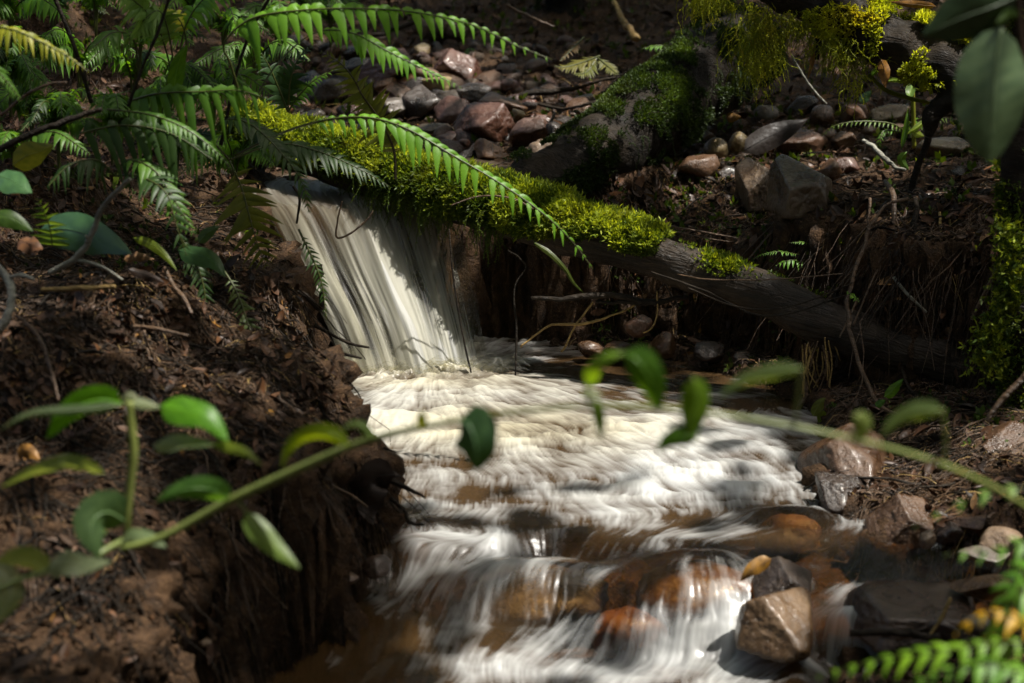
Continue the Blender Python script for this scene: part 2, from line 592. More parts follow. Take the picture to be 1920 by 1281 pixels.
def water_z(x, y):
    z = water_level(x, y)
    for bx, by, bz, rx, ry in BULGES:
        d2 = ((x - bx) / rx) ** 2 + ((y - by) / ry) ** 2
        top = bz + .012 - .045 * d2
        k = .03
        h = np.clip(.5 + .5 * (top - z) / k, 0, 1)
        z = np.where(d2 < 4, z * (1 - h) + top * h + k * h * (1 - h), z)
    return z

def H(x, y):
    x = np.atleast_1d(np.asarray(x, float)); y = np.atleast_1d(np.asarray(y, float))
    shp = x.shape
    x = x.ravel(); y = y.ravel()
    P = np.stack([x, y, np.zeros_like(x)], 1)
    jx = x + .05 * fbm(P * 6, 3, 5); jy = y + .05 * fbm(P * 6, 3, 9)
    hi = idw(HI, x, y)
    hi = hi + .022 * fbm(P * 3.1, 4, 2) * sstep(3.0, 3.6, y + np.abs(x))
    far = np.sqrt(x * x + (y - 5) ** 2)
    hi = hi + sstep(4, 9, far) * .5 + np.maximum(far - 6, 0) * .12
    lo = idw(LO, x, y) + .012 * fbm(P * 7, 3, 3)
    bed = water_level(x, y) - .085 + .02 * fbm(P * 9, 3, 4)
    c = sstep(-.045, .05, poly_sd(CHANNEL, jx * .6 + x * .4, jy * .6 + y * .4))
    low = bed * (1 - c) + lo * c
    b = poly_sd(BASIN, jx, jy)
    s = sstep(-.035, .035, b)
    return (low * (1 - s) + hi * s).reshape(shp)

def ground_hit(px, py, lift=0.0, y0=2.4, y1=12.0, n=480):
    d = ray(px, py)
    Y = np.linspace(y0, y1, n)
    t = Y / d[1]
    z = CAM_Z + d[2] * t
    h = H(d[0] * t, Y) + lift
    k = np.where(z < h)[0]
    if len(k) == 0: return at(px, py, y1)
    k = max(k[0], 1)
    a = (z[k - 1] - h[k - 1]); b = (z[k] - h[k])
    f = a / (a - b + 1e-9)
    return at(px, py, Y[k - 1] + (Y[k] - Y[k - 1]) * f)

def grade(vals):
    out = [vals[0][0]]
    for a, b, st in vals:
        n = max(1, int(round((b - a) / st)))
        out += list(np.linspace(a, b, n + 1)[1:])
    return np.array(out)

def grid_faces(ny, nx):
    i, j = np.meshgrid(np.arange(ny - 1), np.arange(nx - 1), indexing='ij')
    return np.stack([i * nx + j, i * nx + j + 1, (i + 1) * nx + j + 1, (i + 1) * nx + j], -1).reshape(-1, 4)

gx = grade([(-30, -6, 2.0), (-6, -2.2, .2), (-2.2, -1.1, .03), (-1.1, -.64, .0105), (-.64, -.14, .0055), (-.14, 1.3, .0105), (1.3, 2.4, .03), (2.4, 6, .2), (6, 30, 2.0)])
gy = grade([(-12, 1, 1.0), (1, 2.4, .05), (2.4, 5.6, .0105), (5.6, 9, .03), (9, 12, .15), (12, 40, 2.0)])
X, Y = np.meshgrid(gx, gy)
Z = H(X, Y)
V = np.stack([X.ravel(), Y.ravel(), Z.ravel()], 1)
# clods: displace along the surface normal
dzx = np.gradient(Z, gx, axis=1); dzy = np.gradient(Z, gy, axis=0)
N = norm(np.stack([-dzx, -dzy, np.ones_like(Z)], -1).reshape(-1, 3))
near = sstep(7.5, 6, np.abs(V[:, 1] - 4) + np.abs(V[:, 0]))
d = .016 * fbm(V * 16, 4, 21, .6) + .012 * np.abs(fbm(V * 34, 3, 22, .6)) + .004 * fbm(V * 95, 2, 23)
steep = sstep(.9, .5, N[:, 2])
V = V + N * (d * near * (.65 + 1.5 * steep))[:, None]
me = make_mesh('ground', V, [grid_faces(len(gy), len(gx))])
ground = bpy.data.objects.new('ground', me); COL.objects.link(ground)
me.materials.append(M_SOIL)
ground['kind'] = 'structure'

# ------------------------------------------------------------------ water of the pool and cascade
def bil(A, fx, fy):
    ny, nx = A.shape
    fx = np.clip(fx, 0, nx - 1.001); fy = np.clip(fy, 0, ny - 1.001)
    ix = fx.astype(int); iy = fy.astype(int)
    u = fx - ix; v = fy - iy
    return A[iy, ix] * (1 - u) * (1 - v) + A[iy, ix + 1] * u * (1 - v) + A[iy + 1, ix] * (1 - u) * v + A[iy + 1, ix + 1] * u * v

def lic(noise, VX, VY, L):
    ny, nx = noise.shape
    gy_, gx_ = np.mgrid[0:ny, 0:nx].astype(float)
    acc = noise.copy(); cnt = 1.0
    for sgn in (1, -1):
        fx, fy = gx_.copy(), gy_.copy()
        for k in range(L):
            vx = bil(VX, fx, fy); vy = bil(VY, fx, fy)
            fx += sgn * vx; fy += sgn * vy
            w = .5 + .5 * math.cos(math.pi * (k + 1) / (L + 1))
            acc += w * bil(noise, fx, fy); cnt += w
    acc = acc / cnt
    return (acc - acc.mean()) / acc.std()

ST = .0036
wx = np.arange(-.62, 1.12, ST); wy = np.arange(2.45, 4.85, ST)
WX, WY = np.meshgrid(wx, wy)
WZ = water_z(WX, WY)
def blur(A, n):
    for _ in range(n):
        A = A.copy()
        A[1:-1] = (A[:-2] + 2 * A[1:-1] + A[2:]) / 4
        A[:, 1:-1] = (A[:, :-2] + 2 * A[:, 1:-1] + A[:, 2:]) / 4
    return A
WS = blur(WZ, 12)
gy_, gx_ = np.gradient(WS, ST)
sx, sy = -.20, 4.50
rx, ry = WX - sx, WY - sy
rr = np.sqrt(rx * rx + ry * ry) + .02
k = np.exp(-np.maximum(rr - .15, 0) / .55)
FX = rx / rr * (k + .05) - gx_ * 2.2
FY = ry / rr * (k + .05) - .36 * (1 - k) - gy_ * 2.2
PP = np.stack([WX.ravel(), WY.ravel(), np.zeros(WX.size)], 1)
sw = fbm(PP * np.array([6, 8, 1]), 2, 31, .35).reshape(WX.shape)
swy, swx = np.gradient(sw, ST)
FX = FX + .017 * swy; FY = FY - .017 * swx
for px_, py_, z_, rx_, ry_, vx_, vy_ in [(1120, 1060, -.04, .16, .09, -.9, -.35), (960, 1100, -.09, .16, .06, -.9, .1), (800, 1090, -.10, .10, .05, -.3, .5), (1400, 960, 0, .16, .08, -.6, -.4), (1150, 1240, -.13, .35, .06, -.7, -.1), (1700, 1050, -.02, .25, .1, -1.0, -.2), (1420, 1010, -.03, .15, .05, -1.0, -.1), (620, 1150, -.12, .15, .1, -.6, .3)]:
    g_ = gz(px_, py_, z_)
    w_ = np.exp(-(((WX - g_[0]) / rx_) ** 2 + ((WY - g_[1]) / ry_) ** 2))
    FX = FX + 1.1 * w_ * vx_; FY = FY + 1.1 * w_ * vy_
m = np.sqrt(FX ** 2 + FY ** 2) + 1e-6
FX, FY = FX / m, FY / m
rs = np.random.RandomState(4)
fine = lic(rs.rand(*WX.shape), FX, FY, 9)
mid = lic(blur(rs.rand(*WX.shape), 3), FX, FY, 13)
coarse = lic(blur(rs.rand(*WX.shape), 36), FX, FY, 18)
# foam amount
def blob(px, py, z, rx_, ry_, a, rot=0):
    g = gz(px, py, z)
    c, s = math.cos(rot), math.sin(rot)
    dx, dy = WX - g[0], WY - g[1]
    u, v = dx * c + dy * s, -dx * s + dy * c
    return a * np.exp(-((u / rx_) ** 2 + (v / ry_) ** 2))
F = np.full(WX.shape, .31)
for b in [(790, 670, 0, .26, .26, .34), (860, 730, 0, .34, .16, .24), (1000, 800, 0, .40, .25, .33), (720, 790, 0, .16, .2, .3), (1340, 850, 0, .13, .26, .50, .5), (1240, 900, 0, .18, .1, .35), (1420, 790, 0, .18, .12, .18),
          (1200, 700, 0, .32, .12, -.55), (1420, 860, 0, .10, .07, -.28), (1480, 740, 0, .2, .16, -.25), (1300, 690, 0, .3, .06, -.3),
          (1050, 940, 0, .3, .06, .05), (760, 1000, 0, .1, .05, -.1), (1480, 950, 0, .07, .1, -.2), (1600, 1040, -.02, .12, .1, -.2), (1750, 1060, -.02, .3, .12, -.45), (1580, 1130, -.06, .03, .07, .35),
          (820, 1090, -.1, .14, .045, .42), (960, 1150, -.11, .10, .04, .12), (1050, 1250, -.12, .34, .055, .42), (1350, 1225, -.13, .22, .05, .34), (560, 1190, -.12, .2, .12, -.42), (500, 1270, -.12, .16, .08, -.3), (780, 1270, -.12, .14, .05, -.15),
          (1300, 1090, -.03, .14, .07, -.13), (1185, 1150, -.06, .08, .07, -.17), (1060, 1100, -.05, .14, .05, -.06), (780, 1030, -.04, .08, .05, -.14), (1350, 1170, -.1, .05, .05, .25), (1580, 1200, -.12, .05, .05, .3)]:
    F = F + blob(*b)
slope = np.sqrt(gx_ ** 2 + gy_ ** 2)
F = F - .02 * sstep(.25, .9, slope) * sstep(.3, .0, np.abs(WX - .3) - .3)
patch = fbm(PP * np.array([9, 16, 1]), 4, 41, .55).reshape(WX.shape)
warp = fbm(PP * 5, 2, 43).reshape(-1, 1) * .05
band = fbm((PP + np.array([0, 1, 0]) * warp) * np.array([7, 34, 1]), 3, 42).reshape(WX.shape)
low = sstep(3.46, 3.34, WY)
near = np.exp(-np.maximum(rr - .12, 0) / .28)
churn = fbm(PP * np.array([34, 48, 1]), 4, 45, .6).reshape(WX.shape)
foam = F + (.06 * mid + .065 * fine) * (1 - .25 * low) + .11 * coarse + .20 * patch + .16 * churn * near + .08 * band * (1 - .5 * low)
foam = np.clip((foam - .20) / .75, 0, 1) ** 1.15 * .96
# shore: keep the wet edge along banks clear
WZ2 = WZ + .0006 * mid + .0015 * coarse * (.5 + F) + .0005 * fine + (.0042 * patch + .0013 * band * (1 - .5 * low)) * (.35 + sstep(.2, .7, F)) + .003 * churn * near + .010 * np.exp(-((WY - 4.475) / .045) ** 2) * sstep(-.44, -.36, WX) * sstep(.03, -.06, WX) * np.clip(.6 + .8 * churn, 0, 2)
cream = np.clip(blob(960, 800, 0, .36, .20, 1.0) + blob(800, 720, 0, .3, .1, .8) + .12 * patch, 0, 1) * .85
bul = np.zeros_like(WX)
for bx, by, bz, rx_, ry_ in BULGES:
    bul = np.maximum(bul, np.exp(-((WX - bx) / rx_ / 1.1) ** 2 - ((WY - by) / ry_ / 1.2) ** 2))
murk = np.clip(.85 - .8 * bul - sstep(.5, .7, WX) * sstep(3.6, 3.4, WY) * .6 - .55 * sstep(3.5, 3.3, WY) * sstep(-.1, .1, WX), 0, 1)
Hh = H(WX, WY)
mask = (WZ2 > Hh - .25)
Q = grid_faces(len(wy), len(wx))
mk = mask.ravel()
Q = Q[mk[Q].all(axis=1)]
Vw = np.stack([WX.ravel(), WY.ravel(), WZ2.ravel()], 1)
used = np.zeros(len(Vw), bool); used[Q.ravel()] = True
idx = np.cumsum(used) - 1
me = make_mesh('stream_water', Vw[used], [idx[Q]], attrs={'foam': foam.ravel()[used], 'cream': cream.ravel()[used], 'murk': murk.ravel()[used]})
me.materials.append(M_WATER)
water = bpy.data.objects.new('stream_water', me); COL.objects.link(water)
water['kind'] = 'structure'

# ------------------------------------------------------------------ waterfall (upper run, lip and drop in one sheet)
Ledge = [(-.40, 5.46, .372), (-.56, 5.22, .370), (-.66, 5.02, .366), (-.65, 4.90, .358), tuple(at(505, 402, 4.79)), tuple(at(556, 500, 4.68)), tuple(at(612, 600, 4.58)), tuple(at(652, 700, 4.50)), tuple(at(664, 745, 4.46))]
Redge = [(.10, 5.42, .372), (-.02, 5.20, .370), (-.12, 5.02, .366), (-.15, 4.90, .358), (-.135, 4.80, .325), tuple(at(886, 540, 4.68)), tuple(at(904, 630, 4.58)), tuple(at(918, 705, 4.50)), tuple(at(922, 745, 4.46))]
nv, nu = 260, 300
tl = curve_pts(Ledge, nv); tr_ = curve_pts(Redge, nv)
u = np.linspace(0, 1, nu)
bow = np.sin(math.pi * u)
SH = tl[:, None, :] * (1 - u)[None, :, None] + tr_[:, None, :] * u[None, :, None]
vv = np.linspace(0, 1, nv)
UU, VVg = np.meshgrid(u, vv)
drop = sstep(.36, .75, VVg)
# irregular lip: columns leave at slightly different distances
def sheet(seed, push, dens, thin):
    rs = np.random.RandomState(seed)
    P2 = np.stack([UU.ravel() * 8, VVg.ravel() * 2.0, np.full(UU.size, seed * 3.1)], 1)
    lob = fbm(P2, 3, seed).reshape(UU.shape)
    P3 = np.stack([(UU.ravel() + .02 * lob.ravel()) * 26, VVg.ravel() * 2.4, np.full(UU.size, seed * 1.7)], 1)
    st = fbm(P3, 3, seed + 5).reshape(UU.shape)
    P4 = np.stack([(UU.ravel() + .02 * lob.ravel()) * 90, VVg.ravel() * 5.0, np.full(UU.size, .3)], 1)
    fi = fbm(P4, 2, seed + 9).reshape(UU.shape)
    W = SH.copy()
    dirn = np.array([.32, -.92, .2])
    W = W + dirn * ((.010 * lob) * (.25 + drop) + push * (.3 + .7 * drop) + .025 * bow[None, :] * drop)[:, :, None]
    W[:, :, 2] += (.007 * lob + .001 * st) * (1 - drop) * .6
    q = .50 * lob / lob.std() + .62 * st / st.std() + .28 * fi / fi.std()
    f = sstep(-1.2, 2.1, q + dens + .9 * sstep(.82, 1.0, VVg) + .5 * sstep(.62, .45, VVg))
    f = f * sstep(.30, .42, VVg + .03 * lob) + .05 * (1 - sstep(.30, .42, VVg)) * np.clip(st + .3, 0, 1)
    edge = sstep(0, .06, UU) * sstep(1.0, .80, UU)
    f = f * (.25 + .75 * edge) * thin
    return W, np.clip(f, 0, .97)
def add_sheet(name, seed, push, dens, thin, parent=None):
    W, f = sheet(seed, push, dens, thin)
    c = np.clip(.45 - .3 * UU - .1 * drop, 0, 1)
    me = make_mesh(name, W.reshape(-1, 3), [grid_faces(nv, nu)], attrs={'foam': f.ravel(), 'cream': c.ravel(), 'murk': (.8 * (1 - drop)).ravel()})
    me.materials.append(M_FALL)
    o = bpy.data.objects.new(name, me); COL.objects.link(o)
    return o
fall = add_sheet('waterfall', 3, 0.0, .25, .86)
fall['kind'] = 'structure'
w2 = add_sheet('veil', 8, -.03, -.25, .75)
w2.parent = fall
w3 = add_sheet('veil', 12, .018, -1.1, .5)
w3.parent = fall
# still water above the fall
ux = np.linspace(-.9, .16, 160); uy = np.linspace(4.93, 5.75, 110)
UX, UY = np.meshgrid(ux, uy)
Pn = np.stack([UX.ravel() * 14, UY.ravel() * 9, np.zeros(UX.size)], 1)
UZ = .364 + .0022 * fbm(Pn, 3, 51).reshape(UX.shape)
HU = H(UX, UY)
Q = grid_faces(110, 160); mk = ((UZ > HU - .03) & (UY > 5.25 + .25 * (UX + .3))).ravel()
Q = Q[mk[Q].all(axis=1)]
me = make_mesh('upper_stream', np.stack([UX.ravel(), UY.ravel(), UZ.ravel()], 1), [Q], attrs={'foam': np.clip(.1 * fbm(Pn * 2, 3, 52), 0, 1), 'cream': np.full(UX.size, .6), 'murk': np.full(UX.size, .55)})
me.materials.append(M_WATER)
us = bpy.data.objects.new('upper_stream', me); COL.objects.link(us); us['kind'] = 'structure'

# ------------------------------------------------------------------ fine splash where the fall strikes the pool
rs = np.random.RandomState(61)
m = 800; K = 8
uu = rs.uniform(.0, 1.12, m) ** .8
b0 = np.array(Ledge[-2]); b1 = np.array(Redge[-2])
p0 = b0 + (b1 - b0) * uu[:, None]; p0[:, 2] = .004; p0[:, 1] -= .01
ang = np.where(rs.rand(m) < .45, rs.normal(-.15, .5, m), rs.normal(-1.2, .6, m))
ang = np.where(uu > .8, rs.normal(-.1, .55, m), ang)
Ls = rs.uniform(.015, .085, m) * (.5 + .6 * uu); hs = Ls * rs.uniform(.15, .8, m)
s_ = np.linspace(0, 1, K)[None, :]
P = p0[:, None, :] + np.stack([np.cos(ang)[:, None] * Ls[:, None] * s_, np.sin(ang)[:, None] * Ls[:, None] * s_, hs[:, None] * (4 * s_ * (1 - .75 * s_)) * .6], -1)
T = norm(np.gradient(P, axis=1)); B = norm(np.cross(T, np.array([0, -.95, .3])))
wd = rs.uniform(.001, .0035, m)[:, None, None] * (np.sin(math.pi * (.12 + .8 * s_)))[:, :, None]
V = np.stack([P - B * wd, P + B * wd + np.array([0, 0, .0004])], 2).reshape(-1, 3)
base = np.array([[2 * i, 2 * i + 1, 2 * i + 3, 2 * i + 2] for i in range(K - 1)])
Q = (base[None] + (np.arange(m) * K * 2)[:, None, None]).reshape(-1, 4)
me = make_mesh('water_spray', V, [Q], attrs={'foam': np.repeat(rs.uniform(.03, .13, m), K * 2), 'cream': np.full(len(V), .15), 'murk': np.zeros(len(V))})
me.materials.append(M_FALL)
sp = bpy.data.objects.new('water_spray', me); COL.objects.link(sp)
tag(sp, 'fine white spray thrown up where the waterfall strikes the pool', 'spray', None, 'stuff')
# ------------------------------------------------------------------ moss
def sprigs(mb, P, D, size, seed, k=5, spread=.9, tint=None, aspect=.34, droop=0.0):
    """k little rhombic leaflets at every point P, pointing about D"""
    rs = np.random.RandomState(seed)
    n = len(P)
    P = np.repeat(P, k, 0); D = np.repeat(D, k, 0)
    size = np.repeat(np.broadcast_to(size, (n,)), k) * rs.uniform(.6, 1.3, n * k)
    tn = np.repeat(tint if tint is not None else rs.rand(n), k) + rs.uniform(-.2, .2, n * k)
    A = norm(D + spread * rs.normal(0, 1, (n * k, 3)) * .6 + np.array([0, 0, -droop]))
    B = norm(np.cross(A, rs.normal(0, 1, (n * k, 3))))
    o = P + D * (rs.rand(n * k, 1) - .3) * size[:, None] * .8
    tip = o + A * size[:, None]
    midp = o + A * size[:, None] * .5 + np.cross(A, B) * size[:, None] * .10
    a = midp + B * size[:, None] * aspect * .5
    b = midp - B * size[:, None] * aspect * .5
    V = np.stack([o, a, tip, b], 1).reshape(-1, 3)
    Q = np.arange(n * k * 4).reshape(-1, 4)
    mb.add(V, Q, tint=np.repeat(np.clip(tn, 0, 1), 4))

def strands(mb, P0, length, seed, step=.004, size=.007, wander=.5, tint=.5, k=2, pull=1.0):
    """hanging threads of moss"""
    rs = np.random.RandomState(seed)
    for i, p in enumerate(P0):
        L = length[i] if hasattr(length, '__len__') else length
        m = max(3, int(L / step))
        d = norm(rs.normal(0, 1, 3) * np.array([.8, .8, .3]) + np.array([0, 0, -.4]))
        pts, ds = [], []
        q = np.array(p)
        for j in range(m):
            d = norm(d + rs.normal(0, 1, 3) * wander * .35 + np.array([0, 0, -.16 * pull]))
            q = q + d * step
            pts.append(q); ds.append(d)
        pts = np.array(pts); ds = np.array(ds)
        V, Q, T = tube(pts, .0007, 3, cap=False)
        mb.add(V, Q, tint=tint * .6)
        sprigs(mb, pts, ds, size * (1 - .5 * np.linspace(0, 1, m)), seed * 97 + i, k=k, spread=.9, tint=np.full(m, tint) + rs.uniform(-.15, .15), aspect=.3)

def log_surface(P, rad, t, a):
    """points and normals on a tube of centre P(n) at parameter t, angle a (0 = up, + towards viewer)"""
    n = len(P)
    T = tangents(P)
    f = t * (n - 1)
    ip = np.stack([np.interp(f, np.arange(n), P[:, k]) for k in range(3)], 1)
    it = norm(np.stack([np.interp(f, np.arange(n), T[:, k]) for k in range(3)], 1))
    ir = np.interp(f, np.arange(n), rad)
    up = np.array([0, 0, 1.0]) - it * it[:, 2:3]
    up = norm(up)
    sd = np.cross(it, up)            # towards/away from viewer
    sd = sd * np.sign(-sd[:, 1:2] + 1e-9)
    nr = up * np.cos(a)[:, None] + sd * np.sin(a)[:, None]
    return ip + nr * ir[:, None], nr, ir

# ------------------------------------------------------------------ the mossy log across the fall
LOGP = [(440, 245, 5.08, 38), (540, 275, 5.0, 40), (700, 325, 4.86, 44), (900, 385, 4.68, 47), (1100, 440, 4.53, 46), (1270, 494, 4.42, 40), (1420, 548, 4.35, 41), (1540, 602, 4.28, 44), (1640, 642, 4.24, 46), (1760, 676, 4.2, 46), (1850, 704, 4.18, 44)]
LP, LR = px_path(LOGP, 140)
log = thing('mossy_log', LP[70], 'long fallen log slanting over the waterfall, bright moss above and bare wood at its end', 'log')
mb = MB()
lr = LR * (1 + .05 * fbm(LP * 5, 3, 61))
V, Q, T = tube(LP, lr, 30, rough=.006, seed=62, freq=18)
mb.add(V, Q, T)
for kx, ky, kr in [(1395, 520, 16), (1500, 602, 14)]:
    p = at(kx, ky, 4.3)
# knots
mb.build('trunk', M_WOOD, log)
# cushion under the sprigs
rs = np.random.RandomState(71)
END = .62            # where the moss stops along the log
mb = MB()
nt, na = 190, 40
tt, aa = np.meshgrid(np.linspace(.0, END, nt), np.linspace(-1.7, 2.15, na), indexing='ij')
Pm, Nm, _ = log_surface(LP, lr, tt.ravel(), aa.ravel())
def moss_thick(P, t, a):
    f = fbm(P * 16, 3, 72) * .6 + fbm(P * 45, 2, 73) * .25
    th = .021 + .017 * f
    lim = 1.95 - .70 * sstep(.42, .58, t) + .35 * fbm(np.stack([t * 40, a * 0, t * 0], 1), 3, 74)   # ragged lower hem
    th = th * sstep(lim + .15, lim - .25, a) * sstep(END, END - .02, t + .035 * fbm(P * 22, 3, 75)) * sstep(-1.75, -1.2, a)
    return th, lim
th, lim = moss_thick(Pm, tt.ravel(), aa.ravel())
Vm = Pm + Nm * (th - .004)[:, None]
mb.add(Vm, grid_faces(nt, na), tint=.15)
N_ = 34000
t = rs.rand(N_) * END; a = rs.uniform(-1.3, 2.1, N_)
P_, D_, _ = log_surface(LP, lr, t, a)
th, lim = moss_thick(P_, t, a)
ok = (th > .003)
P_, D_, th, t, a = P_[ok], D_[ok], th[ok], t[ok], a[ok]
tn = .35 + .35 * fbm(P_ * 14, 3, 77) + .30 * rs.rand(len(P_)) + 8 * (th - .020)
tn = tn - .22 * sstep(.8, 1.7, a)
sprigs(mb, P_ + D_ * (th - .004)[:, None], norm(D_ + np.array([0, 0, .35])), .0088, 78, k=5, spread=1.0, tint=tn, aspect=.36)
# longer shoots standing out of the cushion
sel = rs.rand(len(P_)) < .10
sprigs(mb, P_[sel] + D_[sel] * th[sel][:, None], norm(D_[sel] + rs.normal(0, .4, (sel.sum(), 3))), .014, 79, k=4, spread=.6, tint=tn[sel] + .15, aspect=.22)
# hanging fringe
for (t0, t1, cnt, l0, l1) in [(.12, .62, 240, .012, .035), (.20, .37, 150, .03, .09), (.24, .29, 40, .05, .12), (.30, .34, 40, .05, .125), (.395, .42, 46, .05, .115)]:
    tq = rs.uniform(t0, t1, cnt)
    lm = 1.75 - .75 * sstep(.42, .58, tq)
    p_, d_, _ = log_surface(LP, lr, tq, lm + rs.uniform(-.5, .15, cnt))
    strands(mb, p_ + d_ * .008, rs.uniform(l0, l1, cnt), int(t0 * 1000), tint=.42, size=.008)
# tuft on the bare wood
p_, d_, _ = log_surface(LP, lr, rs.normal(.69, .012, 420), np.clip(rs.normal(.35, .35, 420), -.5, 1.2))
sprigs(mb, p_, d_, .011, 81, k=4, spread=1.0, tint=rs.uniform(.3, .8, 420))
p_, d_, _ = log_surface(LP, lr, rs.uniform(.63, .95, 500), rs.uniform(-.6, .9, 500))
kk = fbm(p_ * 20, 3, 82) > .25
sprigs(mb, p_[kk], d_[kk], .008, 83, k=3, spread=1.0, tint=rs.uniform(.2, .6, kk.sum()))
mb.build('moss', M_MOSS, log)

# dark half buried log behind the pool ---------------------------------------
P2, R2 = px_path([(930, 372, 4.98, 34), (985, 348, 5.02, 46), (1060, 318, 5.08, 58), (1150, 272, 5.2, 68), (1240, 205, 5.4, 74), (1320, 140, 5.6, 74), (1400, 90, 5.8, 66)], 80)
log2 = thing('buried_log', P2[40], 'dark thick half buried log rising behind the mossy log, patched with thin moss', 'log')
mb = MB()
r2 = R2 * (1 + .10 * fbm(P2 * 6, 3, 91))
V, Q, T = tube(P2, r2, 34, rough=.014, seed=92, freq=14)
mb.add(V, Q, T).build('trunk', M_DARKWOOD, log2)
mb = MB()
n_ = 22000
t = rs.rand(n_); a = rs.uniform(-1.2, 2.2, n_)
p_, d_, _ = log_surface(P2, r2, t, a)
w = fbm(p_ * 9, 3, 93) + .5 * fbm(p_ * 40, 2, 94)
kk = (w > .10) & (t > .05 + .1 * rs.rand(n_))
sprigs(mb, p_[kk] + d_[kk] * .010, d_[kk], .010, 95, k=4, spread=1.0, tint=np.clip(.3 + .5 * w[kk] - .2 * np.maximum(a[kk] - .8, 0), 0, 1))
tq = rs.uniform(.3, .95, 130)
p_, d_, _ = log_surface(P2, r2, tq, rs.uniform(.2, 1.5, 130))
strands(mb, p_ + d_ * .01, rs.uniform(.02, .14, 130), 96, tint=.35)
mb.build('moss', M_MOSSD, log2)

# ------------------------------------------------------------------ the moss hung branch, upper right
P3, R3 = px_path([(1380, -70, 4.7, 40), (1500, -18, 4.62, 46), (1620, 52, 4.55, 50), (1730, 108, 4.5, 46), (1830, 150, 4.45, 46), (1930, 215, 4.4, 50), (2030, 260, 4.35, 50)], 80)
br = thing('mossy_branch', P3[40], 'dark thick branch hanging across the upper right corner with yellow lit moss draped below it', 'branch')
mb = MB()
r3 = R3 * (1 + .14 * fbm(P3 * 8, 3, 101))
V, Q, T = tube(P3, r3, 28, rough=.012, seed=102, freq=22)
mb.add(V, Q, T)
stub, sr = px_path([(1800, 150, 4.46, 30), (1775, 190, 4.44, 24), (1745, 215, 4.43, 15), (1738, 255, 4.43, 7)], 24)
V, Q, T = tube(stub, sr, 12, rough=.006, seed=103, freq=40); mb.add(V, Q, T)
V, Q, T = tube(*px_path([(1538, 30, 4.56, 6), (1535, 70, 4.55, 6), (1532, 112, 4.55, 4)], 12), sides=6); mb.add(V, Q, T)
mb.build('limb', M_DARKWOOD, br)
mb = MB()
n_ = 12000
t = rs.rand(n_); a = rs.uniform(-1.5, 2.4, n_)
p_, d_, _ = log_surface(P3, r3, t, a)
w = fbm(p_ * 10, 3, 104)
kk = (w > -.1 + .45 * (a > .6)) & ((t < .62) | (rs.rand(n_) < .4))
sprigs(mb, p_[kk] + d_[kk] * .008, d_[kk], .012, 105, k=4, spread=1.0, tint=np.clip(.3 + .6 * w[kk], 0, 1))
mb.build('moss', M_MOSSY, br)
def drape(cx, cy, Yc, wpx, hpx, cnt, l0, l1, seed, tint):
    cnt = int(cnt * 1.4)
    """a curtain of threads"""
    rs = np.random.RandomState(seed)
    m = MB()
    p0 = []
    for i in range(cnt):
        p0.append(at(cx + rs.normal(0, .5) * wpx * .5, cy + rs.uniform(-.5, .5) * hpx, Yc + (.07 if rs.rand() < .55 else -.045) + rs.normal(0, .025)))
    strands(m, p0, 1.25 * rs.uniform(l0, l1, cnt), seed, step=.004, size=.0056, wander=.62, tint=tint, k=2, pull=.8)
    return m.build('hanging_moss', M_MOSSY, br)
for q in [(1318, -12, 4.72, 60, 30, 60, .03, .085, 111, .7), (1362, 0, 4.7, 40, 20, 26, .02, .05, 112, .6), (1420, 40, 4.66, 90, 80, 120, .04, .115, 113, .55), (1412, 110, 4.66, 34, 40, 40, .03, .10, 114, .75), (1448, 100, 4.66, 40, 40, 30, .02, .06, 115, .7),
          (1510, 40, 4.6, 110, 50, 110, .02, .07, 116, .55), (1560, 80, 4.55, 90, 30, 80, .02, .07, 117, .35), (1600, 90, 4.54, 80, 40, 90, .04, .08, 118, .5), (1584, 150, 4.54, 14, 20, 8, .03, .05, 119, .9), (1604, 150, 4.54, 16, 40, 14, .04, .075, 120, .9), (1650, 110, 4.53, 60, 20, 30, .01, .03, 121, .45)]:
    drape(*q)
mb = MB()
p_ = np.array([at(rs.uniform(1655, 1740), 0, 1) for _ in range(1)])
t = rs.uniform(.50, .70, 1500); a = rs.uniform(-1.0, .4, 1500)
p_, d_, _ = log_surface(P3, r3, t, a)
sprigs(mb, p_ + d_ * .014, norm(d_ + np.array([0, 0, .4])), .016, 122, k=5, spread=1.0, tint=rs.uniform(.5, 1, 1500), aspect=.3)
t = rs.uniform(.70, .9, 700); a = rs.uniform(-1.0, -.1, 700)
p_, d_, _ = log_surface(P3, r3, t, a)
sprigs(mb, p_ + d_ * .012, norm(d_ + np.array([0, 0, .4])), .015, 123, k=5, spread=1.0, tint=rs.uniform(.5, 1, 700), aspect=.3)
mb.build('moss_cushion', M_MOSSY, br)

# ------------------------------------------------------------------ stones
_ICO = {}
def ico(sub):
    if sub not in _ICO:
        bm = bmesh.new(); bmesh.ops.create_icosphere(bm, subdivisions=sub, radius=1)
        V = np.array([v.co[:] for v in bm.verts]); T = np.array([[v.index for v in f.verts] for f in bm.faces])
        bm.free(); _ICO[sub] = (norm(V), T)
    return _ICO[sub]

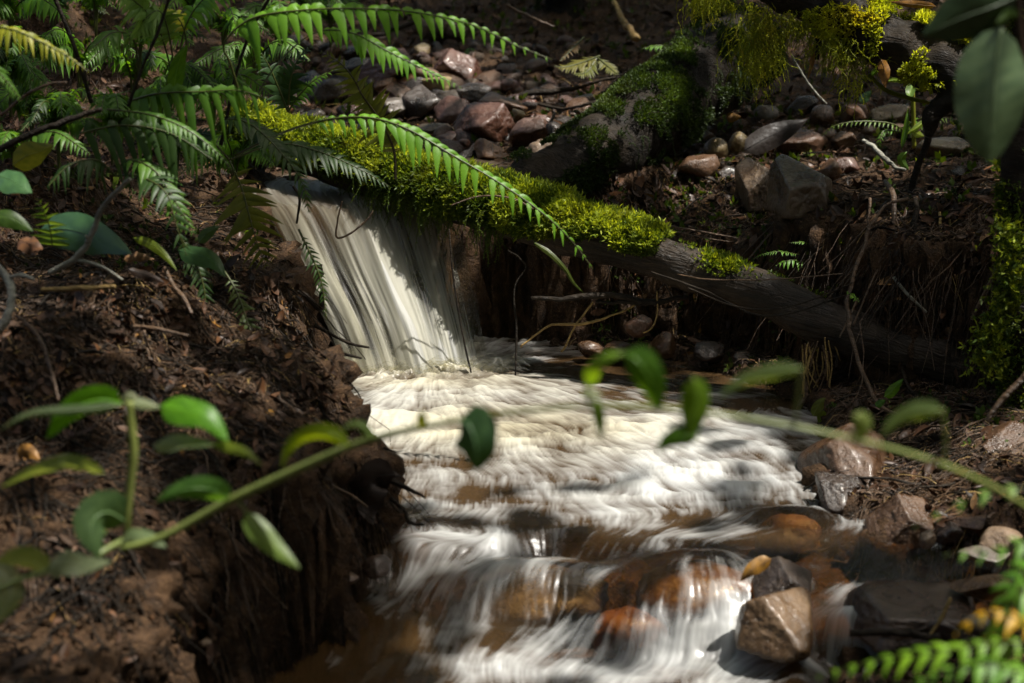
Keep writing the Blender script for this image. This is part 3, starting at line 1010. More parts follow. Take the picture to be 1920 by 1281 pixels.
def rock_verts(dims, seed, sub=5, npl=11, p=60, rough=.026, planes=None, round_=0.0):
    D, T = ico(sub)
    rs = np.random.RandomState(seed)
    n = norm(rs.normal(0, 1, (npl, 3))); off = rs.uniform(.5, .8, npl)
    if planes is not None:
        n = norm(np.array([q[:3] for q in planes], float)); off = np.array([q[3] for q in planes], float)
    acc = np.full(len(D), (1 / (1.05 if round_ else 1.3)) ** p)
    for k in range(len(n)):
        acc = acc + np.maximum(D @ n[k] / off[k], 0) ** p
    r = acc ** (-1 / p)
    r = r * (1 - round_) + .85 * round_
    o = rs.rand(3) * 50
    r = r + rough * fbm(D * 3.2 + o, 5, seed, .62) + rough * .6 * np.abs(fbm(D * 9 + o, 3, seed + 1))
    V = D * r[:, None]
    mn, mx = V.min(0), V.max(0)
    V = (V - (mn + mx) / 2) / ((mx - mn) / 2) * np.asarray(dims)
    return V, T

MAROON, BROWN, RUST, TAN, GREY, DARK, PALE = (.098, .040, .024), (.115, .058, .026), (.17, .074, .022), (.31, .23, .11), (.12, .096, .074), (.034, .021, .014), (.21, .14, .085)

def stone(label, px, py, w, h, color, seed, Y=None, tilt=0.0, name='stone', group=None, sub=4, planes=None, rough=.026, round_=0.0, depth=None, lift=.4, cat='stone', p=60, sink=0.0):
    if Y is None:
        g = ground_hit(px, py + h * .5, 0.0)
        Yc = g[1] + .2 * w * mpp(g[1])
        c = at(px, py, Yc)
    else:
        Yc = Y; c = at(px, py, Y)
    m = mpp(Yc)
    a, cc = w * .5 * m, h * .5 * m
    b = depth if depth else (a + cc) * .55
    V, T = rock_verts((a, b, cc), seed, sub, 11, p, rough, planes, round_)
    if tilt:
        ct, st = math.cos(tilt), math.sin(tilt)
        x, z = V[:, 0] * ct - V[:, 2] * st, V[:, 0] * st + V[:, 2] * ct
        V[:, 0], V[:, 2] = x, z
    me = make_mesh(name, V, [T])
    me.materials.append(M_ROCK)
    o = bpy.data.objects.new(name, me); COL.objects.link(o)
    o.location = c; o.color = (*color, 1)
    tag(o, label, cat, group)
    return o

GR = 'stones of the rubble behind the mossy log'
RUB = [
 ('big wedge shaped dark red stone, largest block in the rubble just behind the mossy log', 907, 236, 108, 72, MAROON, 1, .12, 5),
 ('wet grey layered slab with a shiny streaked top in the middle of the rubble', 735, 202, 104, 52, GREY, 2, -.28, 5),
 ('dark maroon rounded block leaning against the big wedge shaped red stone', 843, 212, 56, 52, MAROON, 3, 0, 4),
 ('very dark wet stone between the grey layered slab and the ochre rounded stone', 793, 192, 66, 58, DARK, 4, .3, 4),
 ('ochre rounded dry stone under the tip of the short bright fern frond', 820, 166, 54, 40, TAN, 5, 0, 4),
 ('rust brown oval stone left of the ochre rounded stone', 769, 157, 56, 30, RUST, 6, 0, 4),
 ('small rust coloured stone above the grey layered slab', 724, 162, 40, 28, RUST, 7, .3, 4),
 ('brown angular stone lying across the top edge of the grey layered slab', 744, 177, 52, 32, BROWN, 8, -.2, 4),
 ('small grey stone beside the rust coloured one above the slab', 701, 160, 28, 24, GREY, 9, 0, 4),
 ('large shiny maroon boulder at the upper left of the rubble', 722, 128, 104, 62, MAROON, 10, .2, 5),
 ('flat dark slab at the left side of the large shiny maroon boulder', 664, 132, 70, 38, DARK, 11, .35, 4),
 ('large smooth maroon slab at the top right of the rubble', 860, 124, 86, 54, MAROON, 12, -.1, 5),
 ('pale flat slab lying under the large smooth maroon slab', 812, 143, 96, 28, PALE, 13, -.05, 4),
 ('dark brown stone right of the ochre rounded stone', 886, 178, 58, 48, DARK, 14, -.3, 4),
 ('long brown stone above the tan egg shaped stone', 943, 199, 84, 36, BROWN, 15, -.15, 4),
 ('tan egg shaped stone beside the big wedge shaped red stone', 970, 221, 25, 28, TAN, 16, -.3, 3),
 ('thin flat reddish stone lying right of the tan egg shaped stone', 1007, 222, 56, 16, MAROON, 17, .05, 3),
 ('pinkish brown wedge stone right of the big dark red one', 997, 255, 80, 62, (.17, .095, .07), 18, .1, 5),
 ('dark stone at the right end of the rubble next to the buried log', 1052, 252, 52, 42, DARK, 19, 0, 4),
 ('pale pink wet stone touching the foot of the buried log', 1016, 287, 62, 42, PALE, 20, .25, 4),
 ('small ochre angular stone in front of the pale pink wet stone', 984, 303, 32, 28, (.20, .12, .05), 21, 0, 4),
 ('wet rust coloured stone with a shiny top at the edge of the upper stream', 923, 283, 66, 42, RUST, 22, 0, 4),
 ('tiny tan pebble right of the wet rust coloured stone', 960, 272, 15, 15, TAN, 23, 0, 3),
 ('small maroon stone left of the wet rust coloured stone', 870, 272, 30, 22, MAROON, 24, 0, 3),
 ('flat maroon stone below the dark maroon rounded block', 843, 262, 48, 24, MAROON, 25, .1, 4),
 ('flat wet grey stone at the water edge left of the flat maroon stone', 812, 246, 66, 28, GREY, 26, .12, 4),
 ('thin dark slab resting on the dark maroon rounded block', 839, 186, 48, 14, DARK, 27, -.08, 3),
 ('upright rounded brown stone at the far left top of the rubble', 618, 104, 34, 42, BROWN, 28, 0, 4),
 ('tan cube shaped stone at the back of the rubble under the rotten branch', 792, 97, 28, 28, TAN, 29, 0, 3),
 ('dark stone half hidden by the small dark fern at the left of the rubble', 584, 152, 46, 32, DARK, 30, 0, 4),
 ('long tilted grey brown slab at the left side of the rubble', 608, 178, 84, 44, GREY, 31, .55, 4),
 ('pinkish tan stone at the water edge behind the left end of the mossy log', 507, 203, 34, 22, PALE, 32, 0, 3),
 ('rust coloured stone at the water edge beside the pinkish tan one', 532, 209, 34, 28, RUST, 33, .2, 3),
 ('tiny tan pebble at the water edge by the mossy log', 552, 216, 13, 12, TAN, 34, 0, 3),
 ('streaked grey wet stone at the waterline above the mossy log', 584, 222, 50, 28, GREY, 35, .2, 4),
 ('brown stone under the vertical dark frond just above the moss', 730, 250, 52, 30, BROWN, 36, 0, 4),
 ('small red stone above the tan egg shaped stone', 989, 198, 32, 22, (.16, .07, .05), 37, 0, 3),
 ('small wet maroon stone above the long brown stone', 957, 162, 34, 26, MAROON, 38, 0, 3),
 ('flat red stone at the foot of the dark leaf litter right of the rubble', 1104, 228, 46, 18, (.15, .075, .05), 39, .1, 3),
 ('flat grey brown slab in the leaf litter right of the rubble', 1097, 190, 38, 22, GREY, 40, .3, 3),
 ('red stone under the twigs above the flat grey brown slab', 1104, 166, 26, 24, (.17, .08, .05), 41, 0, 3),
 ('brown stone at the left edge of the rubble under the fern', 560, 192, 44, 26, BROWN, 42, 0, 3),
 ('dark stone behind the flat dark slab at the left of the rubble', 668, 104, 54, 30, DARK, 43, 0, 3),
 ('maroon block wedged below the large shiny maroon boulder', 690, 150, 46, 26, MAROON, 44, .1, 3),
 ('dark red stone below the dark brown stone right of the ochre one', 868, 200, 38, 26, MAROON, 45, 0, 3),
]
for lab, x, y, w, h, c, sd, ti, sub in RUB:
    stone(lab, x, y, w * 1.08, h * 1.14, c, sd, tilt=ti, sub=sub, group=GR, planes=None)
GR2 = 'stones on the terrace right of the mossy log'
RGT = [
 ('big brown boulder with a slanted top, right one of the pair on the terrace', 1507, 350, 122, 108, (.135, .085, .05), 51, 0, 5, 0),
 ('angular grey brown boulder leaning against the left of the big brown one on the terrace', 1424, 346, 84, 92, (.15, .10, .06), 52, .35, 5, 0),
 ('tan pitted egg shaped stone, left and wider one of the pair', 1342, 281, 46, 46, TAN, 53, .3, 4, .75),
 ('tan pitted egg shaped stone, right and slimmer one of the pair', 1384, 271, 36, 47, TAN, 54, -.2, 4, .8),
 ('brick shaped reddish stone above the two tan egg shaped stones', 1317, 258, 52, 26, (.17, .10, .06), 55, .12, 4, 0),
 ('small dark red stone under the brick shaped one', 1312, 278, 28, 20, MAROON, 56, 0, 3, 0),
 ('brown angular block below the two tan egg shaped stones', 1310, 316, 78, 54, (.14, .075, .04), 57, -.05, 4, 0),
 ('dark brown stone sunk in the soil left of the boulder pair', 1362, 326, 40, 30, DARK, 58, 0, 3, 0),
 ('wide rust brown stone behind the boulder pair', 1506, 268, 98, 50, (.15, .075, .04), 59, -.15, 4, .1),
 ('small cube shaped brown stone right of the wide rust brown stone', 1582, 266, 42, 40, BROWN, 60, 0, 4, 0),
 ('upright wet brown stone right of the big brown boulder', 1556, 322, 42, 52, BROWN, 61, -.1, 4, .3),
 ('flat dull stone behind the upright wet brown stone', 1584, 310, 52, 34, MAROON, 62, .1, 3, 0),
 ('rounded brown stone under the hanging yellow moss', 1541, 220, 48, 46, BROWN, 63, 0, 4, .6),
 ('pointed red brown stone beneath the longest moss thread', 1601, 212, 54, 46, (.16, .085, .05), 64, .4, 4, 0),
 ('wide ochre stone behind the bright green grass stems', 1668, 216, 78, 42, (.24, .17, .09), 65, .1, 4, .3),
 ('long tan stone right of the bright green stems', 1766, 278, 106, 46, (.22, .16, .09), 66, -.12, 4, .3),
 ('dark wet stone behind the big dark dead leaf', 1500, 200, 64, 32, DARK, 67, .3, 4, 0),
 ('grey brown stone under the yellow fallen leaf', 1437, 214, 50, 36, GREY, 68, 0, 3, 0),
 ('small rust coloured pebble at the tip of the big dark dead leaf', 1441, 279, 24, 30, RUST, 69, .4, 3, .4),
 ('small rounded brown pebble between wide rust brown and cube shaped stones', 1553, 253, 32, 24, BROWN, 70, 0, 3, .6),
 ('small dull stone behind the cube shaped brown stone', 1629, 248, 30, 26, BROWN, 71, 0, 3, .3),
 ('small flat rust stone on top of the wide rust brown stone', 1512, 245, 38, 18, RUST, 72, 0, 3, .2),
]
PL = {51: [(-.15, -.55, .8, .58), (0, -1, -.05, .60), (.9, -.35, .15, .74), (-.92, -.3, .1, .74), (.45, .1, .9, .68), (0, 0, -1, .75), (0, 1, 0, .8), (.6, -.7, .4, .72)],
      52: [(-.45, -.5, .75, .58), (.15, -1, 0, .58), (.9, -.3, .2, .7), (-.9, -.2, -.1, .74), (0, 0, -1, .75), (0, 1, .1, .8), (.5, .1, .9, .7)]}
for lab, x, y, w, h, c, sd, ti, sub, rd in RGT:
    stone(lab, x, y, w, h, c, sd, tilt=0 if sd in PL else ti, sub=sub, group=GR2, round_=rd, planes=PL.get(sd))
# stones of the cascade ---------------------------------------------------------
GR3 = 'stones around the lower cascade'
stone('large wet brown boulder at the right edge of the pool, glossy sloping face', 1592, 872, 178, 122, (.090, .046, .022), 81, p=26, Y=3.72, sub=5, group=GR3, depth=.13,
      planes=[(-.85, -.45, .25, .72), (-.2, -.75, .62, .72), (.35, -.3, .9, .70), (.9, -.5, .3, .8), (0, .9, .2, .8), (0, 0, -1, .8), (-.6, .3, .75, .75)])
stone('black wet stone under the front of the large boulder by the pool', 1572, 930, 92, 76, DARK, 82, Y=3.58, sub=5, group=GR3, tilt=-.2)
stone('brown wedge shaped stone with a pale ridge standing in the side water', 1680, 975, 132, 96, (.10, .052, .025), 83, Y=3.45, sub=5, group=GR3, tilt=.35,
      planes=[(-.5, -.5, .7, .62), (.7, -.4, .6, .66), (0, -1, 0, .7), (0, 0, -1, .7), (0, .9, .4, .7), (1, 0, -.2, .8)])
stone('rough brown boulder at the right edge of the picture above the flat wet stones', 1893, 843, 120, 104, (.10, .052, .026), 84, Y=3.72, sub=5, group=GR3)
stone('long flat dark stone under the blurred grass blades', 1826, 974, 170, 62, (.13, .065, .03), 85, Y=3.42, sub=5, group=GR3, tilt=.12)
stone('pale dry stone near the right edge above the wet ledge', 1876, 1012, 84, 44, PALE, 86, Y=3.26, sub=4, group=GR3)
stone('thin grey slab under the pale dry stone', 1850, 1040, 110, 30, GREY, 87, Y=3.24, sub=4, group=GR3)
stone('dark wet stone with a yellow leaf stuck on its left side', 1470, 1092, 122, 92, DARK, 88, Y=3.20, sub=5, group=GR3, depth=.07,
      planes=[(-.6, -.5, .6, .75), (.15, -.95, .1, .6), (.6, -.2, .8, .7), (0, 0, -1, .8), (0, .9, .3, .8), (.9, -.3, 0, .8)])
stone('big tan brown faceted stone standing in the white water at the bottom', 1458, 1168, 160, 106, (.125, .070, .028), 89, Y=3.06, sub=5, group=GR3, depth=.075, p=30,
      planes=[(-.55, -.75, .30, .60), (.45, -.45, .80, .56), (-.3, .5, .8, .7), (.95, -.2, .1, .85), (0, 0, -1, .7), (0, 1, 0, .8), (-1, .1, .2, .85)])
stone('wide black ledge stone with water sheeting over its amber top', 1722, 1152, 268, 78, (.06, .030, .015), 90, Y=3.10, sub=5, group=GR3, depth=.09,
      planes=[(0, -1, .12, .62), (.05, -.25, 1, .66), (-1, -.3, .2, .85), (1, -.2, .2, .9), (0, 1, .1, .8), (0, 0, -1, .7)])
stone('shiny brown stone at the right end of the wet ledge', 1840, 1108, 110, 58, (.18, .09, .032), 91, Y=3.10, sub=5, group=GR3, tilt=.15)
stone('rounded grey stone in the shadow below the wet ledge', 1828, 1170, 56, 40, GREY, 92, Y=3.0, sub=4, group=GR3, round_=.5)
stone('brownish stone left of the rounded grey stone below the wet ledge', 1768, 1180, 66, 50, (.08, .055, .045), 93, Y=2.98, sub=4, group=GR3)
stone('small round bubble coloured stone at the water edge by the wedge stone', 1740, 1012, 34, 40, (.12, .08, .045), 94, Y=3.34, sub=4, group=GR3, round_=.5)
stone('dark stone behind the wedge stone under the grass blades', 1775, 1000, 70, 50, DARK, 95, Y=3.40, sub=4, group=GR3)
# drowned ones, the water slides over them
stone('dark rock face added behind the falling water to darken its gaps', 720, 560, 330, 250, (.018, .015, .011), 131, Y=4.82, sub=5, depth=.09, tilt=-.15, p=20)  # made-up dark stone, added so the gaps in the fall look dark
GR4 = 'drowned stones under the sliding water'
for lab, x, y, z, w, h, c, sd in [
    ('broad amber stone drowned under the middle of the cascade', 1310, 1050, -.017, .26, .13, (.10, .050, .018), 101),
    ('red orange stone drowned left of the big tan faceted stone', 1180, 1135, -.07, .16, .10, (.13, .052, .022), 102),
    ('long purple grey stone drowned at the centre of the cascade', 1010, 1062, -.045, .30, .10, (.07, .06, .07), 103),
    ('pinkish stone just under the water by the black stone', 1480, 965, -.012, .15, .09, (.15, .08, .05), 104),
    ('amber stone under the lip beside the root clump', 760, 985, -.01, .10, .10, (.17, .08, .018), 105)]:
    g = gz(x, y, z)
    V, T = rock_verts((w * .42, w * .36, h * .5), sd, 4, 8, 8, .05, None, .4)
    me = make_mesh('stone', V, [T]); me.materials.append(M_ROCK)
    o = bpy.data.objects.new('stone', me); COL.objects.link(o)
    o.location = (g[0], g[1], z - h * .5 - .006); o.color = (*c, 1)
    tag(o, lab, 'stone', GR4)
GR5 = 'stones at the foot of the undercut bank'
for lab, x, y, w, h, c, sd in [
    ('wet brown stone, upper one of those sticking out of the undercut bank', 1196, 612, 54, 44, (.14, .07, .04), 111), ('round brown stone at the waterline left under the undercut bank', 1108, 655, 52, 34, BROWN, 112),
    ('flat brown stone at the waterline below the upper undercut stone', 1165, 654, 66, 28, BROWN, 113), ('dull tall stone right of the others in the undercut bank', 1245, 648, 46, 52, BROWN, 114),
    ('small orange stone at the water edge under the undercut bank', 1232, 690, 48, 20, (.22, .09, .03), 115), ('dark stone in the shade where the log meets the pool bank', 1330, 660, 60, 40, DARK, 116), ('brown stone between log and water below the bare wood', 1400, 680, 60, 44, (.09, .05, .03), 117)]:
    stone(lab, x, y, w, h, c, sd, sub=4, group=GR5, round_=.4, Y=4.62 - (x - 1100) * .0003)
GR6 = 'stones in the dark recess of the near bank'
for lab, x, y, w, h, c, sd, Yq in [('ochre stone stuck in the dark recess below the root clump', 585, 1012, 34, 26, (.22, .13, .06), 121, 3.26), ('brown stone next to the ochre one in the recess', 612, 1030, 30, 26, (.13, .08, .045), 122, 3.24),
    ('flat wet brown stone at the waterline below the root clump', 645, 1083, 58, 30, (.12, .06, .03), 123, 3.2), ('dark stone at the waterline right of the flat wet brown one', 705, 1062, 60, 44, (.07, .04, .025), 124, 3.28), ('rounded grey stone on the near bank slope', 520, 812, 44, 36, (.06, .06, .06), 125, 3.35),
    ('small pale dry stone at the brink of the near soil face', 385, 1205, 26, 16, PALE, 126, 2.86)]:
    stone(lab, x, y, w, h, c, sd, sub=4, group=GR6, round_=.3, Y=Yq)
# pebbles ------------------------------------------------------------------------
PEB = []
for k in range(7):
    V, T = rock_verts((1, .8, .62), 200 + k, 3, 8, 14, .06, None, .25 * (k % 3))
    me = make_mesh('pebble', V, [T]); me.materials.append(M_ROCK); PEB.append(me)
def pebbles(n, box, size, group, label, seed, cols):
    rs = np.random.RandomState(seed)
    for i in range(n):
        px, py = rs.uniform(box[0], box[2]), rs.uniform(box[1], box[3])
        s = rs.uniform(*size) * (.6 + .4 * rs.rand())
        g = ground_hit(px, py)
        if len(box) > 4 and not box[4](g): continue
        o = bpy.data.objects.new('pebble', PEB[rs.randint(7)]); COL.objects.link(o)
        o.location = g + np.array([0, 0, s * .25]); o.scale = (s, s, s)
        o.rotation_euler = tuple(rs.normal(0, .35, 2)) + (rs.rand() * 6.28,)
        c = np.array(cols[rs.randint(len(cols))]) * rs.uniform(.7, 1.2)
        o.color = (*c, 1)
        tag(o, label, 'pebble', group)
CL = [MAROON, BROWN, RUST, GREY, DARK, PALE, BROWN, MAROON]
pebbles(190, (540, 85, 1090, 305), (.020, .056), 'small stones filling the rubble behind the mossy log', 'small reddish brown stone filling gaps between bigger blocks of the rubble', 5, CL)
pebbles(80, (1290, 190, 1800, 340), (.011, .032), 'small stones between the boulders of the terrace', 'small brown stone lying between the boulders of the terrace under the hanging moss', 6, CL)
pebbles(34, (1560, 900, 1915, 1200), (.010, .022), 'small stones by the side water', 'small dark wet stone among the bigger rocks right of the cascade', 7, [DARK, BROWN, GREY, MAROON])
# ------------------------------------------------------------------ ferns
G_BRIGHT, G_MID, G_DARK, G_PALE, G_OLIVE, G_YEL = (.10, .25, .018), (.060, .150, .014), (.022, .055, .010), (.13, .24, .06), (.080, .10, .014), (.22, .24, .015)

def pinna_prof(t):
    return np.clip(1.05 * (1 - t) ** .85 * np.minimum(1, .8 + t * 2), .015, 1)

def frond(parent, path, plen, n, droop=.5, color=G_MID, nrm=(0, -.45, .9), ang=62, wid=.30, start=.12, prof='lance', seed=0, rpx=2.2, sides=(1, -1), stalk_col=(.05, .06, .015), mat=None, curl=.3, tipdir=None, serr=.0):
    """one fern frond: rachis through photo points (px,py,Y), pinnae drooping under gravity"""
    rs = np.random.RandomState(seed)
    P = np.array([at(*a[:3]) for a in path])
    Yc = np.mean([a[2] for a in path])
    C = curve_pts(P, 60)
    T = tangents(C)
    L = plen * mpp(Yc)
    mb = MB()
    Nn = norm(np.array(nrm, float))
    ts = np.linspace(start, .985, n)
    for i, t in enumerate(ts):
        f = t * 59
        k = int(f); k2 = min(k + 1, 59); w = f - k
        p = C[k] * (1 - w) + C[k2] * w
        tg = norm(T[k] * (1 - w) + T[k2] * w)
        nn = norm(Nn - tg * np.dot(Nn, tg) + rs.normal(0, .08, 3))
        sd = np.cross(tg, nn)
        q = (t - start) / (1 - start)
        if prof == 'lance': lp = (min(1, .45 + q * 2.2)) * (1 - q ** 1.6) ** .8 + .06
        elif prof == 'taper': lp = (1 - q) ** .8 + .07
        else: lp = (1 - q ** 3) * .95 + .08
        for sgn in sides:
            if rs.rand() < .05: continue
            ll = L * lp * rs.uniform(.74, 1.14)
            a = R(ang + rs.normal(0, 9)) * (1 - .25 * q)
            d = sd * sgn * math.sin(a) + tg * math.cos(a) + nn * .12
            s_ = np.linspace(0, 1, 6)[:, None]
            dr = droop * rs.uniform(.8, 1.2)
            sp = p + d * ll * s_ * (1 - .25 * dr * s_) + np.array([0, 0, -1.0]) * ll * dr * s_ ** 1.7 * .9
            side = np.cross(norm(np.gradient(sp, axis=0)), nn)
            V, Q = blade(sp, side, ll * wid, n=5, across=3, curl=curl, prof=pinna_prof)
            mb.add(V, Q, tint=np.clip(.5 + .22 * rs.normal(), 0, 1))
    fr = mb.build('frond', mat or M_FERN, parent, color=color)
    m2 = MB()
    V, Q, T_ = tube(C, np.linspace(rpx, rpx * .3, 60) * mpp(Yc), 5)
    m2.add(V, Q, T_, tint=.4).build('stalk', M_STEM, fr, color=stalk_col)
    return fr

GF = 'fern plants on the left bank'
def fern(label, base, fronds, group=GF, name='fern'):
    t = thing(name, base, label, 'fern', group)
    for f in fronds:
        frond(t, *f[:3], **f[3])
    return t

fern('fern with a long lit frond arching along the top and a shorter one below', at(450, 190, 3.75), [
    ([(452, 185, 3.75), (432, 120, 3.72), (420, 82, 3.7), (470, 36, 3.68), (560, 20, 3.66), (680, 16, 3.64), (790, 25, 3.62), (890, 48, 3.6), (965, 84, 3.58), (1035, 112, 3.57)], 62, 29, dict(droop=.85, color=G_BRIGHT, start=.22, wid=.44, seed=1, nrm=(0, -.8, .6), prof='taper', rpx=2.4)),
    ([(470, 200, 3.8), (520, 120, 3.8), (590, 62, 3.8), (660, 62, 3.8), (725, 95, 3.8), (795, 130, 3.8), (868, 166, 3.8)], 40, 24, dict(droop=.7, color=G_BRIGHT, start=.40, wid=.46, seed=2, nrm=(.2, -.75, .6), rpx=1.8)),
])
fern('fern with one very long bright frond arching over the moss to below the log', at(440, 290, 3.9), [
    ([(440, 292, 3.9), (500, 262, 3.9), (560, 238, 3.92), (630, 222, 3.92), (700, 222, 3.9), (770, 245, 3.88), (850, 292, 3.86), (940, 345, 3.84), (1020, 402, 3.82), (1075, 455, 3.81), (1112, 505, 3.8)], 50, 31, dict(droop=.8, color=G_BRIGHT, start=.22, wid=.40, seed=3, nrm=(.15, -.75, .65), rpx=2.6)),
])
fern('olive fern with a vertical half dead frond crossing the rubble', at(640, 320, 4.2), [
    ([(742, 335, 4.25), (738, 280, 4.22), (712, 225, 4.2), (680, 180, 4.18), (664, 150, 4.16), (640, 120, 4.16), (600, 96, 4.16)], 62, 22, dict(droop=.25, color=G_OLIVE, start=.2, wid=.30, seed=4, nrm=(0, -.9, .4), rpx=3, stalk_col=(.03, .025, .012))),
])
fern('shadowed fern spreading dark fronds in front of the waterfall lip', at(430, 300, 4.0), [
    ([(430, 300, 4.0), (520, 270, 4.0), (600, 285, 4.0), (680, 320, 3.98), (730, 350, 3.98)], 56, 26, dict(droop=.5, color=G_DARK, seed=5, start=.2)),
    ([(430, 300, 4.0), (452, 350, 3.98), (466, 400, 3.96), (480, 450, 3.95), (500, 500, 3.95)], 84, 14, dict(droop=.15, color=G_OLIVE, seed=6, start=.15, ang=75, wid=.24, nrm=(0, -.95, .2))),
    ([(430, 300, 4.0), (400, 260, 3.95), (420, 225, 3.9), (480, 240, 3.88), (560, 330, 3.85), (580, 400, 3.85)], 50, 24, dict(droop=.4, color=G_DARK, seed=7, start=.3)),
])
fern('fern with pale sunlit fan of fronds at the top left', at(330, 170, 4.0), [
    ([(330, 170, 4.0), (300, 60, 3.95), (262, 10, 3.9), (200, -30, 3.85)], 75, 22, dict(droop=.3, color=G_PALE, seed=8, start=.35, nrm=(.1, -.9, .5))),
    ([(330, 170, 4.0), (318, 70, 3.95), (296, 20, 3.92), (250, 60, 3.9), (235, 90, 3.9)], 50, 20, dict(droop=.4, color=G_PALE, seed=9, start=.4, nrm=(.1, -.8, .6))),
    ([(330, 170, 4.0), (350, 90, 4.0), (330, 30, 4.0), (270, 22, 4.0), (225, 40, 4.0)], 45, 20, dict(droop=.5, color=G_YEL, seed=10, start=.45)),
    ([(330, 170, 4.0), (345, 60, 4.0), (380, 0, 4.0), (430, -25, 4.0), (500, -30, 4.0)], 60, 24, dict(droop=.6, color=G_BRIGHT, seed=11, start=.35)),
])
fern('fern whose yellowish frond bends down at the left edge of the picture', at(-30, 160, 3.3), [
    ([(-60, 130, 3.3), (-20, 60, 3.3), (20, 55, 3.28), (75, 78, 3.27), (125, 105, 3.26), (168, 136, 3.25)], 40, 22, dict(droop=.8, color=G_YEL, seed=12, start=.2, nrm=(.1, -.7, .7))),
    ([(-60, 130, 3.3), (-30, 110, 3.3), (10, 150, 3.3), (40, 190, 3.3)], 30, 16, dict(droop=.6, color=G_MID, seed=13)),
])
fern('fern with broad dark strap shaped leaflets hanging like a curtain', at(330, 200, 3.75), [
    ([(240, 190, 3.75), (300, 175, 3.7), (380, 172, 3.68), (450, 170, 3.66), (500, 185, 3.65)], 110, 12, dict(droop=1.15, color=G_MID, seed=14, start=.05, wid=.20, prof='flat', nrm=(0, -.9, .4))),
    ([(200, 205, 3.6), (280, 215, 3.58), (345, 240, 3.56), (400, 280, 3.55), (440, 325, 3.54)], 34, 24, dict(droop=.5, color=G_MID, seed=15, start=.1, wid=.4)),
    ([(150, 250, 3.6), (230, 235, 3.6), (320, 250, 3.6), (400, 300, 3.58)], 90, 12, dict(droop=1.1, color=G_DARK, seed=16, start=.05, wid=.2, prof='flat', nrm=(0, -.9, .4))),
])
fern('small pale upright fern by the big dull green leaf', at(98, 462, 3.45), [
    ([(98, 462, 3.45), (94, 430, 3.44), (84, 400, 3.43), (70, 372, 3.42)], 46, 10, dict(droop=.12, color=(.10, .19, .05), seed=17, start=.08, ang=80, nrm=(0, -.95, .3), wid=.26, prof='taper', rpx=1.5)),
])
fern('thin dark fern trailing down the middle of the near bank', at(470, 520, 3.75), [
    ([(400, 480, 3.75), (440, 540, 3.7), (470, 620, 3.66), (500, 690, 3.6), (535, 745, 3.56)], 32, 26, dict(droop=.3, color=(.05, .08, .012), seed=18, start=.2, ang=70)),
    ([(330, 430, 3.7), (370, 500, 3.68), (385, 560, 3.66), (380, 620, 3.65)], 34, 18, dict(droop=.3, color=G_DARK, seed=19, start=.1)),
    ([(560, 430, 4.0), (600, 520, 3.97), (612, 600, 3.95)], 24, 18, dict(droop=.3, color=G_DARK, seed=20, start=.1)),
])
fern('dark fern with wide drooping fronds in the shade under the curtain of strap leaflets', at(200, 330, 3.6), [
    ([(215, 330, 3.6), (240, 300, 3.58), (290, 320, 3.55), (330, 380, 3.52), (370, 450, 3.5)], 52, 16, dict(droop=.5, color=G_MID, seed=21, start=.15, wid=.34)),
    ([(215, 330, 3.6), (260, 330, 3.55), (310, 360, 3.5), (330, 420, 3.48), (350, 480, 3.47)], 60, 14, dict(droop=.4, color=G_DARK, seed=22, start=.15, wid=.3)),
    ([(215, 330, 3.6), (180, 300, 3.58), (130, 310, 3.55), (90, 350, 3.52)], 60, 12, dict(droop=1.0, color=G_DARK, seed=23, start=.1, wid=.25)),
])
fern('small dark glossy fern left of the rubble', at(540, 200, 4.6), [
    ([(540, 210, 4.6), (520, 160, 4.6), (505, 125, 4.6), (490, 100, 4.6)], 60, 14, dict(droop=.3, color=(.025, .06, .02), seed=24, start=.1)),
    ([(540, 210, 4.6), (545, 150, 4.6), (560, 110, 4.6), (590, 80, 4.6)], 50, 14, dict(droop=.3, color=(.025, .06, .02), seed=25, start=.1)),
    ([(540, 210, 4.6), (560, 180, 4.6), (590, 150, 4.6), (630, 130, 4.6)], 34, 16, dict(droop=.5, color=G_MID, seed=26, start=.1)),
])
GB = 'small ferns of the far bank'
fern('small bright fern of two upright fronds on top of the far mound', at(1297, 122, 5.9), [
    ([(1297, 122, 5.9), (1270, 95, 5.88), (1240, 86, 5.86), (1205, 90, 5.85)], 26, 20, dict(droop=.5, color=G_BRIGHT, seed=31, start=.15)),
    ([(1297, 122, 5.9), (1285, 90, 5.9), (1275, 70, 5.9), (1268, 56, 5.9)], 24, 16, dict(droop=.3, color=G_BRIGHT, seed=32, start=.15, nrm=(0, -.9, .3))),
    ([(1297, 122, 5.9), (1310, 90, 5.92), (1335, 70, 5.95), (1350, 62, 5.95)], 30, 16, dict(droop=.3, color=G_MID, seed=33, start=.15)),
], GB)
fern('withering yellow olive fern lying flat above the buried log', at(1080, 130, 5.9), [
    ([(1125, 105, 5.9), (1090, 118, 5.88), (1060, 126, 5.86), (1040, 124, 5.85)], 30, 18, dict(droop=.3, color=(.13, .13, .03), seed=34)),
    ([(1120, 108, 5.9), (1140, 125, 5.86), (1158, 140, 5.82)], 24, 16, dict(droop=.3, color=(.11, .12, .03), seed=35)),
    ([(1120, 108, 5.9), (1100, 135, 5.85), (1075, 140, 5.82)], 24, 16, dict(droop=.3, color=(.10, .12, .025), seed=36)),
    ([(1095, 70, 6.0), (1070, 95, 5.96), (1050, 115, 5.92)], 18, 18, dict(droop=.3, color=(.16, .12, .07), seed=37)),
], GB)
